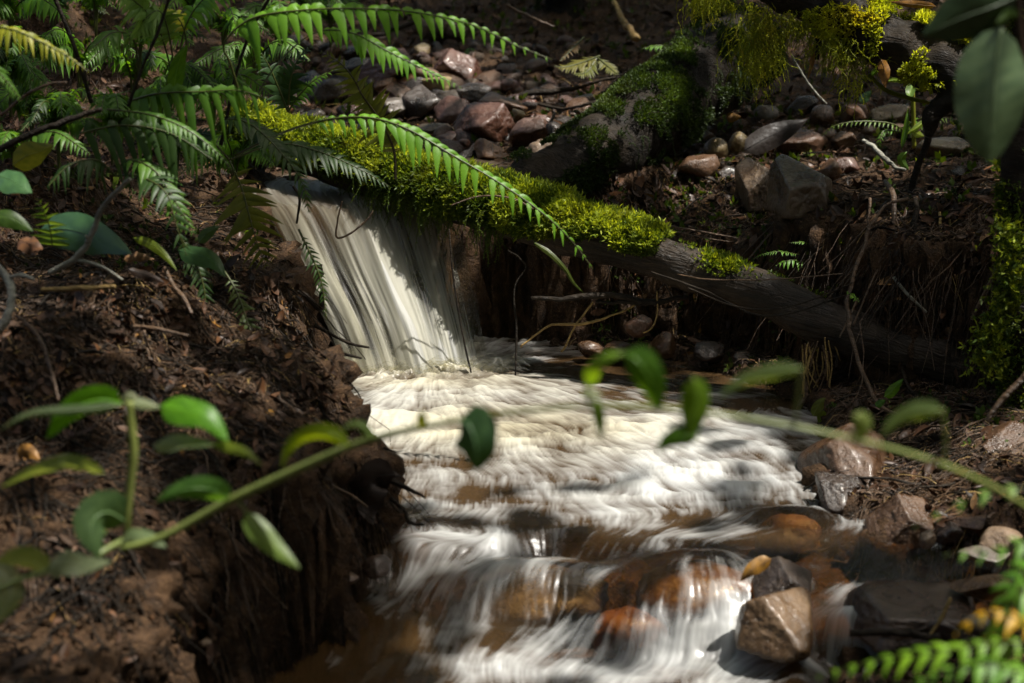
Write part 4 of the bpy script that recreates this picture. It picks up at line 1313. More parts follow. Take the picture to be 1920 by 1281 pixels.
fern('two tiny bright green fronds sprouting above the lower end of the log', at(1535, 470, 4.5), [
    ([(1540, 466, 4.5), (1510, 455, 4.48), (1480, 455, 4.47)], 12, 16, dict(droop=.4, color=G_BRIGHT, seed=38, start=.1, rpx=1)),
    ([(1500, 478, 4.48), (1460, 472, 4.46), (1428, 478, 4.45), (1412, 486, 4.45)], 12, 18, dict(droop=.4, color=G_BRIGHT, seed=39, start=.1, rpx=1)),
    ([(1510, 492, 4.47), (1480, 488, 4.46), (1455, 498, 4.45)], 20, 7, dict(droop=.6, color=G_BRIGHT, seed=40, start=.1, rpx=1, wid=.42)),
], GB)
fern('tiny fern frond beside the tall brown stem at the end of the log', at(1612, 566, 4.1), [
    ([(1612, 566, 4.1), (1600, 555, 4.1), (1586, 546, 4.1)], 15, 9, dict(droop=.4, color=G_BRIGHT, seed=41, start=.05, rpx=1)),
], GB)
fern('low lacy fern by the green grass stems under the hanging moss', at(1690, 250, 5.3), [
    ([(1700, 250, 5.3), (1670, 232, 5.28), (1610, 228, 5.26), (1565, 236, 5.25), (1540, 256, 5.25)], 18, 20, dict(droop=.5, color=(.09, .17, .02), seed=42, start=.05)),
    ([(1700, 250, 5.3), (1660, 245, 5.28), (1650, 262, 5.26), (1645, 284, 5.26)], 14, 12, dict(droop=.4, color=G_BRIGHT, seed=43, start=.2)),
    ([(1690, 262, 5.3), (1720, 235, 5.28), (1760, 222, 5.27), (1800, 226, 5.26)], 20, 14, dict(droop=.5, color=(.09, .17, .02), seed=44, start=.1)),
    ([(1690, 262, 5.3), (1710, 230, 5.28), (1740, 218, 5.27)], 24, 8, dict(droop=.7, color=G_BRIGHT, seed=45, start=.2)),
], GB)
GN = 'blurred near ferns at the lower right'
fern('out of focus bright fern filling the lower right corner', at(1990, 1330, 1.85), [
    ([(2000, 1230, 1.85), (1900, 1205, 1.85), (1780, 1218, 1.85), (1660, 1235, 1.86), (1530, 1270, 1.87)], 62, 14, dict(droop=.55, color=(.14, .30, .015), seed=51, start=.05, wid=.42, nrm=(0, -.5, .8))),
    ([(2010, 1300, 1.8), (1900, 1255, 1.8), (1800, 1250, 1.8), (1700, 1290, 1.8)], 70, 12, dict(droop=.5, color=(.10, .25, .02), seed=52, start=.05, wid=.42)),
    ([(2000, 1150, 1.9), (1920, 1110, 1.9), (1880, 1180, 1.9), (1840, 1260, 1.9)], 80, 9, dict(droop=.5, color=(.12, .27, .03), seed=53, start=.05, wid=.4)),
    ([(1990, 1220, 1.86), (1910, 1160, 1.86), (1850, 1150, 1.86), (1790, 1190, 1.86)], 56, 8, dict(droop=.5, color=(.42, .26, .008), seed=54, start=.05, wid=.5)),
], GN)
fern('out of focus pale fern reaching in from the right edge', at(1990, 980, 1.95), [
    ([(2000, 930, 1.95), (1930, 915, 1.95), (1850, 925, 1.95), (1780, 955, 1.96), (1712, 990, 1.97)], 40, 7, dict(droop=.4, color=(.16, .30, .07), seed=55, start=.0, wid=.5)),
    ([(2000, 1010, 1.95), (1920, 1020, 1.95), (1850, 1035, 1.95), (1770, 1040, 1.95)], 44, 7, dict(droop=.4, color=(.13, .28, .05), seed=56, start=.05, wid=.45)),
    ([(2000, 1060, 1.92), (1940, 1060, 1.92), (1890, 1100, 1.92), (1870, 1150, 1.92)], 60, 7, dict(droop=.4, color=(.10, .26, .03), seed=57, start=.05, wid=.45)),
], GN)
# shaded ferns deeper in the left bank --------------------------------------------
rs = np.random.RandomState(77)
DEEP = [(60, 210, 4.4), (150, 120, 4.6), (40, 110, 4.8), (250, 150, 4.7), (420, 60, 5.2), (520, 60, 5.6), (100, 20, 5.4), (360, 20, 5.4), (620, 30, 6.2), (30, 300, 3.9), (330, 290, 4.3), (180, 10, 4.9), (110, 260, 4.0), (260, 90, 4.4), (20, 30, 4.6), (400, 190, 4.3), (480, 130, 4.9), (560, 10, 6.0), (300, 200, 4.1), (210, 250, 4.0), (20, 160, 4.3), (440, 330, 4.2)]
DL = ['at the far left behind the bent yellow frond', 'between the pale fan and the left edge', 'high in the left corner shade', 'under the pale sunlit fan', 'behind the long arching frond near its base', 'left of the rubble at the top edge', 'in the upper left corner behind everything', 'behind the pale fan at the top edge', 'above the rubble behind the long arching frond', 'low at the left edge above the big dull leaf', 'in the deep shade behind the strap leaflets', 'at the top edge left of the pale fan', 'right of the pale blotched leaf', 'directly under the middle of the pale fan', 'in the extreme upper left corner', 'behind the base of the curtain of strap leaflets', 'between the long arching frond and the small glossy fern', 'beside the rubble at the very top', 'just right of the upright strap leaf', 'behind the leaning dark branch', 'below the bent yellow frond at the left edge', 'just left of the waterfall lip']
for i, (bx, by, Yq) in enumerate(DEEP):
    fr = []
    for k in range(rs.randint(5, 9)):
        a = rs.uniform(-1, 1)
        L_ = rs.uniform(90, 170) * 3.9 / Yq
        ex, ey = bx + L_ * math.sin(a * 1.5), by - L_ * .55 * math.cos(a) + 40
        mx_, my = (bx + ex) / 2, min(by, ey) - L_ * .30
        col = [G_MID, G_DARK, G_MID, G_BRIGHT, G_MID][rs.randint(5)]
        fr.append(([(bx, by + 60, Yq), (bx * .8 + mx_ * .2, (by + my) / 2, Yq), (mx_, my, Yq - .05), (ex, ey, Yq - .12)], rs.uniform(30, 60) * 3.9 / Yq, 20, dict(droop=rs.uniform(.3, .8), color=col, seed=100 + i * 10 + k, start=.3, wid=rs.uniform(.24, .36), nrm=(rs.normal(0, .3), -.7, .7))))
    fern('shaded fern clump ' + DL[i], at(bx, by + 60, Yq), fr)

# ------------------------------------------------------------------ broad leaves and creepers
def vein(n, across, seed):
    t = np.linspace(0, 1, n + 1)[:, None]; u = np.linspace(-1, 1, across)[None, :]
    r = np.random.RandomState(seed + 5)
    return np.clip(.5 + .34 * np.sin((t * 7 - np.abs(u) * 1.1) * 6.28) + r.normal(0, .08, (n + 1, across)) + .15 * (1 - np.abs(u)), 0, 1).ravel()

def leaf_px(parent, path, wpx, color, roll=0.0, mat=None, name='leaf', n=10, curl=.3, wav=.0, seed=0, prof=None, thick=False):
    P = np.array([at(*a) for a in path])
    Yc = np.mean([a[2] for a in path])
    C = curve_pts(P, n + 1)
    T = tangents(C)
    view = norm(np.array([0, 0, CAM_Z]) - C.mean(0))
    side = norm(np.cross(T, view))
    nn = np.cross(side, T)
    side = side * math.cos(roll) + nn * math.sin(roll)
    V, Q = blade(C, side, wpx * mpp(Yc) / max(.3, abs(math.cos(roll))), n=n, across=7, curl=curl, wav=wav, seed=seed, prof=prof)
    mb = MB().add(V, Q, tint=vein(n, 7, seed))
    m = mpp(Yc)
    o = mb.build(name, mat or M_LEAF, parent, color=color)
    rib = MB()
    Vr, Qr, Tr = tube(C[:-1] + norm(np.cross(T, side))[:-1] * 0, np.linspace(max(wpx * .03, .8), .3, n) * m, 5)
    rib.add(Vr, Qr, Tr, tint=.9).build('midrib', M_STEM, o, color=tuple(min(1, c * 1.5 + .01) for c in color))
    return o

def stem_px(parent, path, color, n=60, name='stem', mat=None, sides=8):
    P, r = px_path(path, n)
    V, Q, T = tube(P, r, sides)
    return MB().add(V, Q, T, tint=.55).build(name, mat or M_STEM, parent, color=color)

STEMC = (.13, .17, .05)
ovate = lambda t: np.clip(np.sin(math.pi * t ** .62) ** .75, .02, 1)
vine = thing('creeping_vine', at(310, 1005, 2.12), 'blurred green creeper arching across the foreground before the pool, with drooping leaves', 'vine')
stem_px(vine, [(225, 1030, 2.12, 6), (310, 1005, 2.12, 8), (430, 940, 2.1, 9), (560, 880, 2.06, 9), (680, 830, 2.0, 8), (800, 800, 1.9, 6), (950, 775, 1.82, 4.5), (1100, 762, 1.76, 4.5), (1250, 766, 1.74, 4.5), (1400, 785, 1.74, 4.5), (1560, 815, 1.74, 5), (1700, 850, 1.75, 5.5), (1800, 885, 1.76, 6), (1900, 935, 1.78, 6), (2010, 1010, 1.8, 6)], STEMC, 120)
VL = [([(432, 936, 2.1), (395, 918, 2.08), (345, 918, 2.07), (292, 940, 2.06)], 46, (.05, .13, .03), .4),
      ([(462, 960, 2.09), (478, 985, 2.08), (510, 1020, 2.07), (562, 1066, 2.06)], 44, (.12, .20, .05), .2),
      ([(655, 835, 2.0), (620, 812, 2.0), (575, 815, 2.0), (545, 838, 2.0), (527, 878, 2.0)], 30, (.12, .19, .01), .5),
      ([(793, 802, 1.9), (790, 788, 1.9), (792, 768, 1.9)], 20, (.20, .24, .01), .3),
      ([(862, 786, 1.84), (880, 800, 1.83), (893, 840, 1.82), (893, 884, 1.82)], 92, (.03, .075, .03), -.35),
      ([(1100, 722, 1.75), (1112, 692, 1.74), (1140, 668, 1.73), (1172, 662, 1.73)], 30, (.11, .22, .02), .5),
      ([(1172, 662, 1.73), (1200, 682, 1.72), (1222, 720, 1.72), (1236, 774, 1.72)], 62, (.05, .13, .012), -.25),
      ([(1116, 748, 1.75), (1124, 780, 1.75), (1128, 828, 1.75)], 24, (.08, .15, .015), .3),
      ([(1300, 708, 1.73), (1306, 740, 1.73), (1302, 780, 1.73), (1294, 836, 1.73)], 54, (.08, .16, .012), .3),
      ([(1308, 822, 1.73), (1280, 818, 1.73), (1252, 828, 1.73), (1232, 848, 1.73)], 40, (.05, .13, .012), .3),
      ([(1500, 690, 1.72), (1450, 698, 1.72), (1400, 710, 1.72), (1346, 746, 1.72)], 30, (.12, .19, .09), .4),
      ([(1604, 776, 1.73), (1620, 790, 1.73), (1614, 815, 1.73), (1600, 836, 1.73)], 32, (.12, .17, .05), .3),
      ([(1766, 768, 1.74), (1725, 770, 1.74), (1685, 785, 1.74), (1652, 818, 1.74)], 34, (.12, .19, .08), .4),
      ([(1090, 738, 1.76), (1105, 738, 1.76), (1130, 742, 1.76)], 20, (.25, .32, .22), .2),
      ([(700, 825, 1.98), (680, 800, 1.98), (660, 796, 1.98), (640, 808, 1.98)], 18, (.10, .16, .06), .2)]
for pth, w, c, rl in VL:
    leaf_px(vine, pth, w, c, rl, prof=ovate, curl=.25, wav=.08, seed=int(w * 7))
for pth in [[(440, 935, 2.1, 3), (452, 948, 2.09, 3), (462, 960, 2.09, 3)], [(870, 788, 1.85, 3), (866, 786, 1.84, 3), (862, 786, 1.84, 3)], [(1105, 762, 1.76, 4), (1104, 742, 1.75, 4), (1100, 722, 1.75, 3)], [(1300, 768, 1.74, 3), (1302, 740, 1.735, 3), (1300, 708, 1.73, 3)], [(1490, 800, 1.74, 3), (1496, 740, 1.73, 3), (1500, 690, 1.72, 3)], [(1770, 872, 1.76, 3), (1772, 820, 1.75, 3), (1766, 768, 1.74, 3)], [(1594, 822, 1.74, 3), (1600, 800, 1.73, 3), (1604, 776, 1.73, 3)]]:
    stem_px(vine, pth, STEMC, 12, 'petiole', sides=6)

sap = thing('seedling', at(240, 1000, 2.2), 'blurred seedling before the soil face, pale stem with two wide green leaves on top', 'seedling')
stem_px(sap, [(242, 1010, 2.2, 8), (240, 970, 2.2, 8), (244, 910, 2.2, 8), (250, 850, 2.2, 9), (246, 800, 2.2, 9), (243, 752, 2.2, 8)], (.16, .20, .06), 30)
SL = [([(228, 756, 2.2), (190, 750, 2.19), (140, 765, 2.18), (88, 822, 2.17)], 52, (.07, .21, .008), .55),
      ([(300, 762, 2.2), (340, 768, 2.19), (390, 782, 2.18), (428, 828, 2.17)], 56, (.07, .22, .008), .45),
      ([(244, 752, 2.2), (272, 758, 2.2), (302, 764, 2.2)], 20, (.2, .26, .16), .3),
      ([(232, 758, 2.2), (160, 768, 2.18), (60, 775, 2.16), (0, 806, 2.15)], 20, (.10, .15, .09), .2),
      ([(288, 836, 2.2), (330, 826, 2.19), (370, 828, 2.18), (404, 834, 2.17)], 30, (.13, .19, .10), .9),
      ([(398, 832, 2.18), (430, 838, 2.17), (465, 850, 2.16), (492, 874, 2.15)], 20, (.10, .15, .012), .3),
      ([(196, 888, 2.2), (140, 868, 2.19), (70, 880, 2.18), (0, 914, 2.17)], 28, (.12, .18, .10), .7),
      ([(240, 980, 2.2), (200, 960, 2.18), (170, 985, 2.16), (186, 1044, 2.15)], 84, (.05, .10, .04), .3),
      ([(226, 1018, 2.18), (250, 1006, 2.17), (280, 1008, 2.16), (312, 1026, 2.15)], 34, (.12, .18, .10), .7),
      ([(84, 1068, 2.1), (120, 1050, 2.1), (160, 1056, 2.1), (208, 1052, 2.1)], 46, (.14, .19, .12), .9),
      ([(90, 1072, 2.1), (60, 1052, 2.1), (30, 1050, 2.1), (-10, 1062, 2.1)], 44, (.14, .19, .12), .9),
      ([(-20, 1070, 2.08), (10, 1080, 2.08), (20, 1120, 2.07), (-5, 1170, 2.06)], 60, (.16, .21, .14), .5),
      ([(236, 760, 2.2), (242, 742, 2.2), (258, 746, 2.2)], 18, (.2, .25, .18), .2)]
for pth, w, c, rl in SL:
    leaf_px(sap, pth, w, c, rl, prof=ovate, curl=.2, wav=.06, seed=int(w * 5))
stem_px(sap, [(242, 1008, 2.2, 6), (200, 1030, 2.17, 6), (150, 1062, 2.14, 6), (90, 1072, 2.1, 6), (30, 1090, 2.08, 6), (-40, 1120, 2.05, 6)], (.10, .14, .04), 30, 'runner')

# big hanging leaves at the right edge
bl = thing('broadleaf_sapling', at(1925, 60, 2.3), 'blurred dark sapling at the upper right edge with two big drooping leaves', 'sapling')
stem_px(bl, [(1990, 700, 2.3, 7), (1950, 420, 2.3, 7), (1930, 250, 2.3, 7), (1916, 100, 2.3, 7), (1906, -40, 2.3, 6)], (.035, .022, .016), 30)
leaf_px(bl, [(1878, 52, 2.28), (1868, 110, 2.27), (1862, 200, 2.26), (1856, 306, 2.26)], 132, (.06, .10, .055), .3, M_THICK, curl=.25, wav=.05, seed=3, n=16, prof=lambda t: np.clip(np.sin(math.pi * np.clip(t, 0, 1) ** .85) ** .62, .02, 1))
leaf_px(bl, [(1915, -10, 2.3), (1870, 10, 2.28), (1800, 35, 2.27), (1730, 66, 2.26)], 110, (.014, .03, .014), .4, M_THICK, curl=.2, wav=.05, seed=4, n=14)
leaf_px(bl, [(1912, 30, 2.3), (1890, 30, 2.28), (1868, 45, 2.27)], 24, (.05, .10, .02), .3, M_LEAF)

# grasslike bright stems on the far terrace
gp = thing('grass_stems', at(1712, 265, 5.2), 'bright green stems with narrow pointed leaves standing sunlit on the terrace below the branch', 'plant')
stem_px(gp, [(1714, 278, 5.2, 4), (1713, 230, 5.2, 4), (1712, 190, 5.2, 4), (1711, 150, 5.2, 3)], (.14, .16, .02), 20)
for pth, w, c in [([(1712, 150, 5.2), (1690, 135, 5.19), (1668, 124, 5.18)], 14, (.08, .2, .02)), ([(1712, 152, 5.2), (1698, 138, 5.19), (1690, 125, 5.18)], 14, (.08, .2, .03)), ([(1712, 158, 5.2), (1680, 150, 5.18), (1655, 155, 5.16)], 9, (.12, .2, .02)), ([(1714, 165, 5.2), (1730, 160, 5.18), (1745, 158, 5.16)], 9, (.15, .24, .08)),
                  ([(1712, 152, 5.2), (1706, 175, 5.18), (1702, 182, 5.16)], 18, (.12, .22, .05)), ([(1740, 220, 5.2), (1742, 235, 5.2), (1742, 252, 5.2)], 16, (.07, .19, .01)), ([(1738, 224, 5.2), (1718, 240, 5.18), (1700, 252, 5.17)], 11, (.12, .19, .02)), ([(1712, 245, 5.2), (1722, 252, 5.18), (1733, 256, 5.17)], 14, (.14, .2, .02)),
                  ([(1690, 280, 5.1), (1698, 240, 5.1), (1703, 200, 5.1)], 10, (.05, .12, .03)), ([(1700, 285, 5.1), (1690, 300, 5.1), (1705, 320, 5.1)], 16, (.05, .11, .02)), ([(1660, 120, 5.2), (1640, 135, 5.2), (1628, 150, 5.2)], 10, (.06, .13, .01))]:
    leaf_px(gp, pth, w, c, .3, n=6)
GLP = 'broad leaves on the left bank'
def single_leaf(label, path, w, color, roll=.5, mat=None, group=None, name='leaf', cat='leaf', wav=.15, prof=None, curl=.25, seed=1):
    b = at(*path[0])
    P = np.array([at(*a) for a in path])
    Yc = np.mean([a[2] for a in path])
    C = curve_pts(P, 11); T = tangents(C)
    view = norm(np.array([0, 0, CAM_Z]) - C.mean(0))
    side = norm(np.cross(T, view)); nn = np.cross(side, T)
    side = side * math.cos(roll) + nn * math.sin(roll)
    V, Q = blade(C, side, w * mpp(Yc) / max(.35, abs(math.cos(roll))), n=10, across=7, curl=curl, wav=wav, seed=seed, prof=prof or ovate)
    o = MB().add(V, Q, tint=vein(10, 7, seed)).build(name, mat or M_LEAF, None, loc=b, color=color)
    rib = MB()
    Vr, Qr, Tr = tube(C[:-1], np.linspace(max(w * .022, .6), .25, 10) * mpp(Yc), 5)
    rib.add(Vr, Qr, Tr, tint=.9).build('midrib', M_STEM, o, color=tuple(min(1, c * 1.4 + .006) for c in color))
    return tag(o, label, cat, group)
single_leaf('big dull green leaf lying flat on the near bank under the small pale fern', [(75, 432, 3.5), (130, 430, 3.46), (190, 450, 3.42), (246, 476, 3.38)], 74, (.022, .060, .024), .25, M_THICK, GLP)
single_leaf('pale yellow green blotched leaf at the far left', [(24, 310, 3.6), (50, 292, 3.58), (74, 284, 3.56), (100, 272, 3.55)], 50, (.14, .17, .04), .2, group=GLP)
single_leaf('dark glossy leaf at the left edge below the pale blotched leaf', [(-10, 330, 3.4), (15, 335, 3.38), (40, 350, 3.36), (60, 362, 3.35)], 48, (.03, .08, .03), .6, M_THICK, GLP)
single_leaf('dark green leaf at the left edge beside the small pale fern', [(-20, 412, 3.3), (10, 408, 3.3), (40, 420, 3.3), (62, 434, 3.3)], 34, (.04, .09, .015), .3, None, GLP)
single_leaf('upright bright green strap leaf above the curtain of hanging leaflets', [(326, 172, 3.9), (330, 140, 3.9), (338, 108, 3.9), (352, 84, 3.9)], 30, (.06, .15, .012), .1, None, GLP)
single_leaf('long dark green leaf drooping over the middle of the near bank', [(335, 470, 3.6), (370, 478, 3.58), (400, 490, 3.56), (424, 520, 3.54)], 38, (.03, .08, .03), .4, None, GLP)
single_leaf('small dark leaf left of the waterfall lip', [(372, 455, 3.9), (385, 440, 3.9), (400, 430, 3.9), (412, 424, 3.9)], 22, (.05, .10, .05), .3, None, GLP)
single_leaf('narrow yellow green leaf blade arching down beside the big dull leaf', [(250, 446, 3.5), (280, 456, 3.48), (310, 480, 3.46), (332, 508, 3.45)], 18, (.10, .15, .012), .2, None, GLP)
single_leaf('small bright leaf by the twigs at the right pool edge', [(1658, 744, 4.0), (1670, 735, 3.99), (1682, 722, 3.98), (1694, 710, 3.98)], 20, (.08, .2, .02), .2)
single_leaf('second, smaller bright leaf below that at the right pool edge', [(1642, 762, 3.98), (1650, 756, 3.98), (1660, 750, 3.98)], 14, (.06, .16, .02), .2)
single_leaf('yellow green rolled leaf in the root clump by the right pool edge', [(1524, 780, 4.1), (1532, 765, 4.1), (1540, 752, 4.1), (1548, 746, 4.1)], 22, (.10, .13, .02), .3)
single_leaf('hanging green leaf below the rolled one in the root clump', [(1545, 770, 4.1), (1540, 782, 4.1), (1535, 796, 4.1)], 16, (.09, .14, .02), .3)
single_leaf('narrow grass leaf hanging under the mossy log into the dark', [(1002, 456, 4.46), (1030, 474, 4.45), (1060, 505, 4.44), (1075, 530, 4.44), (1096, 551, 4.44)], 12, (.06, .09, .015), .2, prof=lambda t: np.clip((1 - t) ** .5 * np.minimum(1, .4 + 3 * t), .05, 1))
single_leaf('round green leaf between stones at the top of the rubble', [(874, 106, 6.9), (880, 98, 6.9), (890, 92, 6.9)], 16, (.10, .20, .10), .2)
single_leaf('wet dark green leaf under the hanging moss', [(1612, 192, 5.4), (1622, 182, 5.4), (1634, 170, 5.4)], 17, (.04, .09, .03), .3, M_THICK)
# ------------------------------------------------------------------ dead leaves, twigs, roots
def dead(label, path, w, tint, group=None, roll=.6, wav=.35, cat='dead leaf', seed=1, curl=.35, prof=None):
    b = at(*path[0])
    P = np.array([at(*a) for a in path]); Yc = np.mean([a[2] for a in path])
    C = curve_pts(P, 11); T = tangents(C)
    view = norm(np.array([0, 0, CAM_Z]) - C.mean(0))
    side = norm(np.cross(T, view)); nn = np.cross(side, T)
    side = side * math.cos(roll) + nn * math.sin(roll)
    V, Q = blade(C, side, w * mpp(Yc) / max(.35, abs(math.cos(roll))), n=10, across=7, curl=curl, wav=wav, seed=seed, prof=prof or ovate)
    o = MB().add(V, Q, tint=tint).build('dead_leaf', M_LITTER, None, loc=b)
    rib = MB()
    Vr, Qr, Tr = tube(C[:-1], np.linspace(max(w * .02, .6), .25, 10) * mpp(Yc), 5)
    rib.add(Vr, Qr, Tr, tint=max(0, tint - .1)).build('midrib', M_LITTER, o)
    return tag(o, label, cat, group)
GD = 'dead leaves that stand out'
dead('big dark ribbed dead leaf leaning on the terrace right of the two tan stones', [(1396, 282, 5.4), (1430, 262, 5.42), (1470, 243, 5.45), (1514, 224, 5.5)], 46, .0, GD, .2, .12)
dead('round yellow fallen leaf above the two tan egg shaped stones', [(1362, 222, 5.55), (1372, 220, 5.55), (1390, 219, 5.55)], 18, .93, GD, .1, .05)
dead('yellow leaf stuck to the dark wet stone in the cascade', [(1446, 1048, 3.12), (1428, 1058, 3.11), (1408, 1070, 3.10), (1388, 1090, 3.10)], 30, .93, GD, .2, .1)
dead('red brown shiny dead leaf standing upright in the soil above the log', [(1412, 446, 4.8), (1418, 435, 4.8), (1420, 420, 4.8)], 20, .45, GD, .2, .2)
dead('black wet crumpled leaf hanging on the root clump beside the pool', [(740, 890, 3.34), (700, 895, 3.33), (690, 930, 3.32), (700, 985, 3.32)], 74, .06, GD, .2, 1.0, curl=.1)
dead('dark folded leaf on top of the root clump', [(672, 878, 3.38), (690, 880, 3.36), (715, 885, 3.35), (752, 893, 3.34)], 34, .08, GD, .4, .2)
dead('orange curled dead leaf on the edge of the near bank', [(530, 742, 3.6), (555, 730, 3.6), (580, 728, 3.6), (606, 722, 3.6)], 22, .90, GD, .3, .3)
dead('orange brown leaf at the left edge below the seedling leaf', [(35, 860, 2.95), (50, 845, 2.94), (75, 862, 2.93)], 30, .92, GD, .2, .3)
dead('orange dead leaf among the twigs by the right pool edge', [(1740, 800, 3.95), (1760, 795, 3.94), (1785, 790, 3.93)], 24, .90, GD, .3, .3)
dead('white shining wet leaf on the right bank top', [(1812, 348, 4.7), (1830, 342, 4.7), (1852, 332, 4.7)], 12, .66, GD, .3, .1)
dead('grey shining leaf hanging on the right bank', [(1804, 430, 4.5), (1815, 410, 4.5), (1830, 385, 4.5)], 28, .68, GD, .2, .2)
dead('long grey leaf strip lying behind the bare end of the log', [(1440, 418, 4.95), (1470, 412, 4.95), (1500, 408, 4.96), (1545, 404, 4.97)], 14, .67, GD, .5, .2)
dead('brown leaf with pale face leaning behind the pointed red brown stone', [(1585, 200, 5.6), (1600, 205, 5.6), (1625, 222, 5.58)], 22, .5, GD, .3, .3)
dead('terracotta coloured curled leaf on the near bank by the small pale fern', [(35, 450, 3.4), (50, 455, 3.38), (80, 468, 3.36)], 34, .52, GD, .4, .5)
dead('pale pinkish dead leaf at the upper middle of the near bank', [(232, 488, 3.5), (255, 480, 3.5), (290, 486, 3.5)], 18, .8, GD, .4, .3)
dead('dark grey leaf beside the pinkish one on the near bank', [(240, 505, 3.45), (270, 515, 3.45), (310, 530, 3.44)], 18, .10, GD, .3, .3)
dead('pale grey leaf hanging in the trailing fern of the near bank', [(448, 672, 3.55), (462, 690, 3.54), (476, 706, 3.53)], 28, .68, GD, .3, .4)
dead('purple dark dead leaf on the near bank above the seedling', [(102, 918, 2.9), (130, 915, 2.9), (160, 906, 2.9)], 18, .1, GD, .4, .3)
dead('hanging reddish dead leaf strip below the branch', [(1521, 82, 4.54), (1524, 110, 4.54), (1514, 150, 4.54)], 9, .9, GD, .2, .2)
dead('shrivelled orange leaf hanging under the dark branch', [(1652, 112, 4.4), (1658, 130, 4.4), (1660, 165, 4.4)], 22, .9, GD, .2, .5)
dead('bright orange long leaf caught on top of the branch', [(1755, 12, 4.5), (1710, 8, 4.5), (1665, 4, 4.5)], 14, .91, GD, .2, .2)
dead('small orange leaf on the buried log', [(1132, 244, 5.22), (1140, 240, 5.22), (1150, 236, 5.22)], 12, .92, GD, .2, .2)

def stick(label, path, mat, cat='twig', name='twig', group=None, n=40, rough=.12, sides=7, forks=(), tint=.5):
    P, r = px_path(path, n)
    rs = np.random.RandomState(abs(hash(label)) % 99991 if False else sum(map(ord, label)) % 9999)
    P = P + fbm(P * 35, 3, 7)[:, None] * rs.normal(0, 1, 3) * r.mean() * .5
    V, Q, T = tube(P, r * (1 + rough * fbm(P * 60, 2, 8)), sides)
    mb = MB().add(V, Q, T, tint=tint)
    for f in forks:
        P_, r_ = px_path(f, 20)
        V, Q, T = tube(P_, r_, 6)
        mb.add(V, Q, T, tint=tint)
    o = mb.build(name, mat, None, loc=P[0])
    return tag(o, label, cat, group)
GT = 'twigs and sticks'
stick('pale lichen covered twig curving up from the near bank to the ferns', [(92, 512, 3.4, 5), (140, 485, 3.38, 6), (168, 450, 3.36, 6), (180, 410, 3.34, 5), (205, 370, 3.32, 5), (242, 334, 3.3, 4)], M_LICHEN, group=GT, forks=[[(168, 450, 3.36, 3), (160, 442, 3.35, 2)], [(140, 486, 3.38, 4), (190, 500, 3.36, 3), (230, 525, 3.35, 2)]])
stick('pale knobbly branch at the left edge of the near bank', [(-30, 640, 3.1, 8), (5, 605, 3.12, 9), (22, 575, 3.14, 8), (20, 540, 3.16, 8), (8, 515, 3.18, 7), (-20, 480, 3.2, 6)], M_LICHEN, group=GT, forks=[[(20, 520, 3.17, 4), (40, 516, 3.16, 4), (64, 524, 3.15, 3)]])
stick('straight tan stick lying on the near bank', [(78, 544, 3.35, 4), (140, 542, 3.34, 5), (216, 537, 3.33, 4)], M_YROOT, group=GT)
stick('thin brown stick hanging down the near bank left of the seedling', [(30, 590, 3.2, 3), (70, 630, 3.15, 4), (95, 690, 3.1, 4), (110, 750, 3.05, 3)], M_ROOT, group=GT)
stick('forked brown stick in the middle of the near bank', [(250, 612, 3.4, 4), (300, 618, 3.38, 4), (350, 630, 3.37, 3)], M_ROOT, group=GT, forks=[[(270, 620, 3.4, 3), (278, 660, 3.38, 3), (285, 710, 3.36, 2)]])
stick('bent brown stick beside the dark grey leaf on the near bank', [(308, 500, 3.48, 4), (325, 535, 3.46, 4), (345, 560, 3.44, 5), (360, 590, 3.42, 3)], M_ROOT, group=GT)
stick('thin straw coloured stick by the pale grey leaf', [(385, 680, 3.5, 2), (430, 676, 3.5, 2), (478, 680, 3.49, 2)], M_YROOT, group=GT)
stick('short dark broken stick poking over the waterfall from the near bank', [(540, 545, 4.2, 4), (575, 555, 4.18, 5), (600, 580, 4.17, 6), (604, 548, 4.17, 5)], M_DARKWOOD, group=GT)
stick('forked wet dark twig poking across the lower waterfall', [(590, 610, 4.1, 4), (630, 632, 4.08, 3), (660, 645, 4.06, 3), (692, 652, 4.05, 2)], M_DARKWOOD, group=GT, forks=[[(625, 660, 4.06, 3), (650, 665, 4.05, 3), (678, 672, 4.04, 2)]])
stick('wiry dark rootlet reaching over the white pool from the near bank', [(664, 806, 3.5, 3), (690, 812, 3.48, 3), (705, 835, 3.46, 3), (725, 842, 3.44, 2), (744, 848, 3.43, 1)], M_DARKWOOD, 'root', 'root', GT, forks=[[(712, 838, 3.45, 2), (728, 856, 3.44, 2), (742, 878, 3.43, 1)], [(690, 846, 3.46, 2), (704, 845, 3.45, 2), (715, 862, 3.44, 1)]])
stick('stiff dark root spike sticking out of the root clump to the right', [(730, 900, 3.38, 6), (760, 914, 3.36, 5), (797, 933, 3.34, 2)], M_DARKWOOD, 'root', 'root', GT)
stick('knobbly dark root below the spike on the root clump', [(735, 935, 3.36, 5), (755, 955, 3.34, 4), (768, 980, 3.32, 4), (793, 984, 3.3, 3)], M_DARKWOOD, 'root', 'root', GT, forks=[[(755, 955, 3.34, 3), (748, 960, 3.33, 3), (730, 940, 3.33, 2)]])
stick('curved pale brown root across the recess below the creeper', [(570, 882, 3.3, 3), (600, 890, 3.3, 3), (625, 912, 3.28, 3), (660, 930, 3.27, 3), (690, 952, 3.26, 2)], M_ROOT, 'root', 'root', GT)
stick('wet black branch lying level in the hollow under the mossy log', [(996, 560, 4.42, 4), (1050, 562, 4.42, 5), (1090, 556, 4.42, 6), (1160, 556, 4.42, 6), (1220, 566, 4.42, 6), (1290, 558, 4.42, 4)], M_DARKWOOD, 'branch', 'branch', GT)
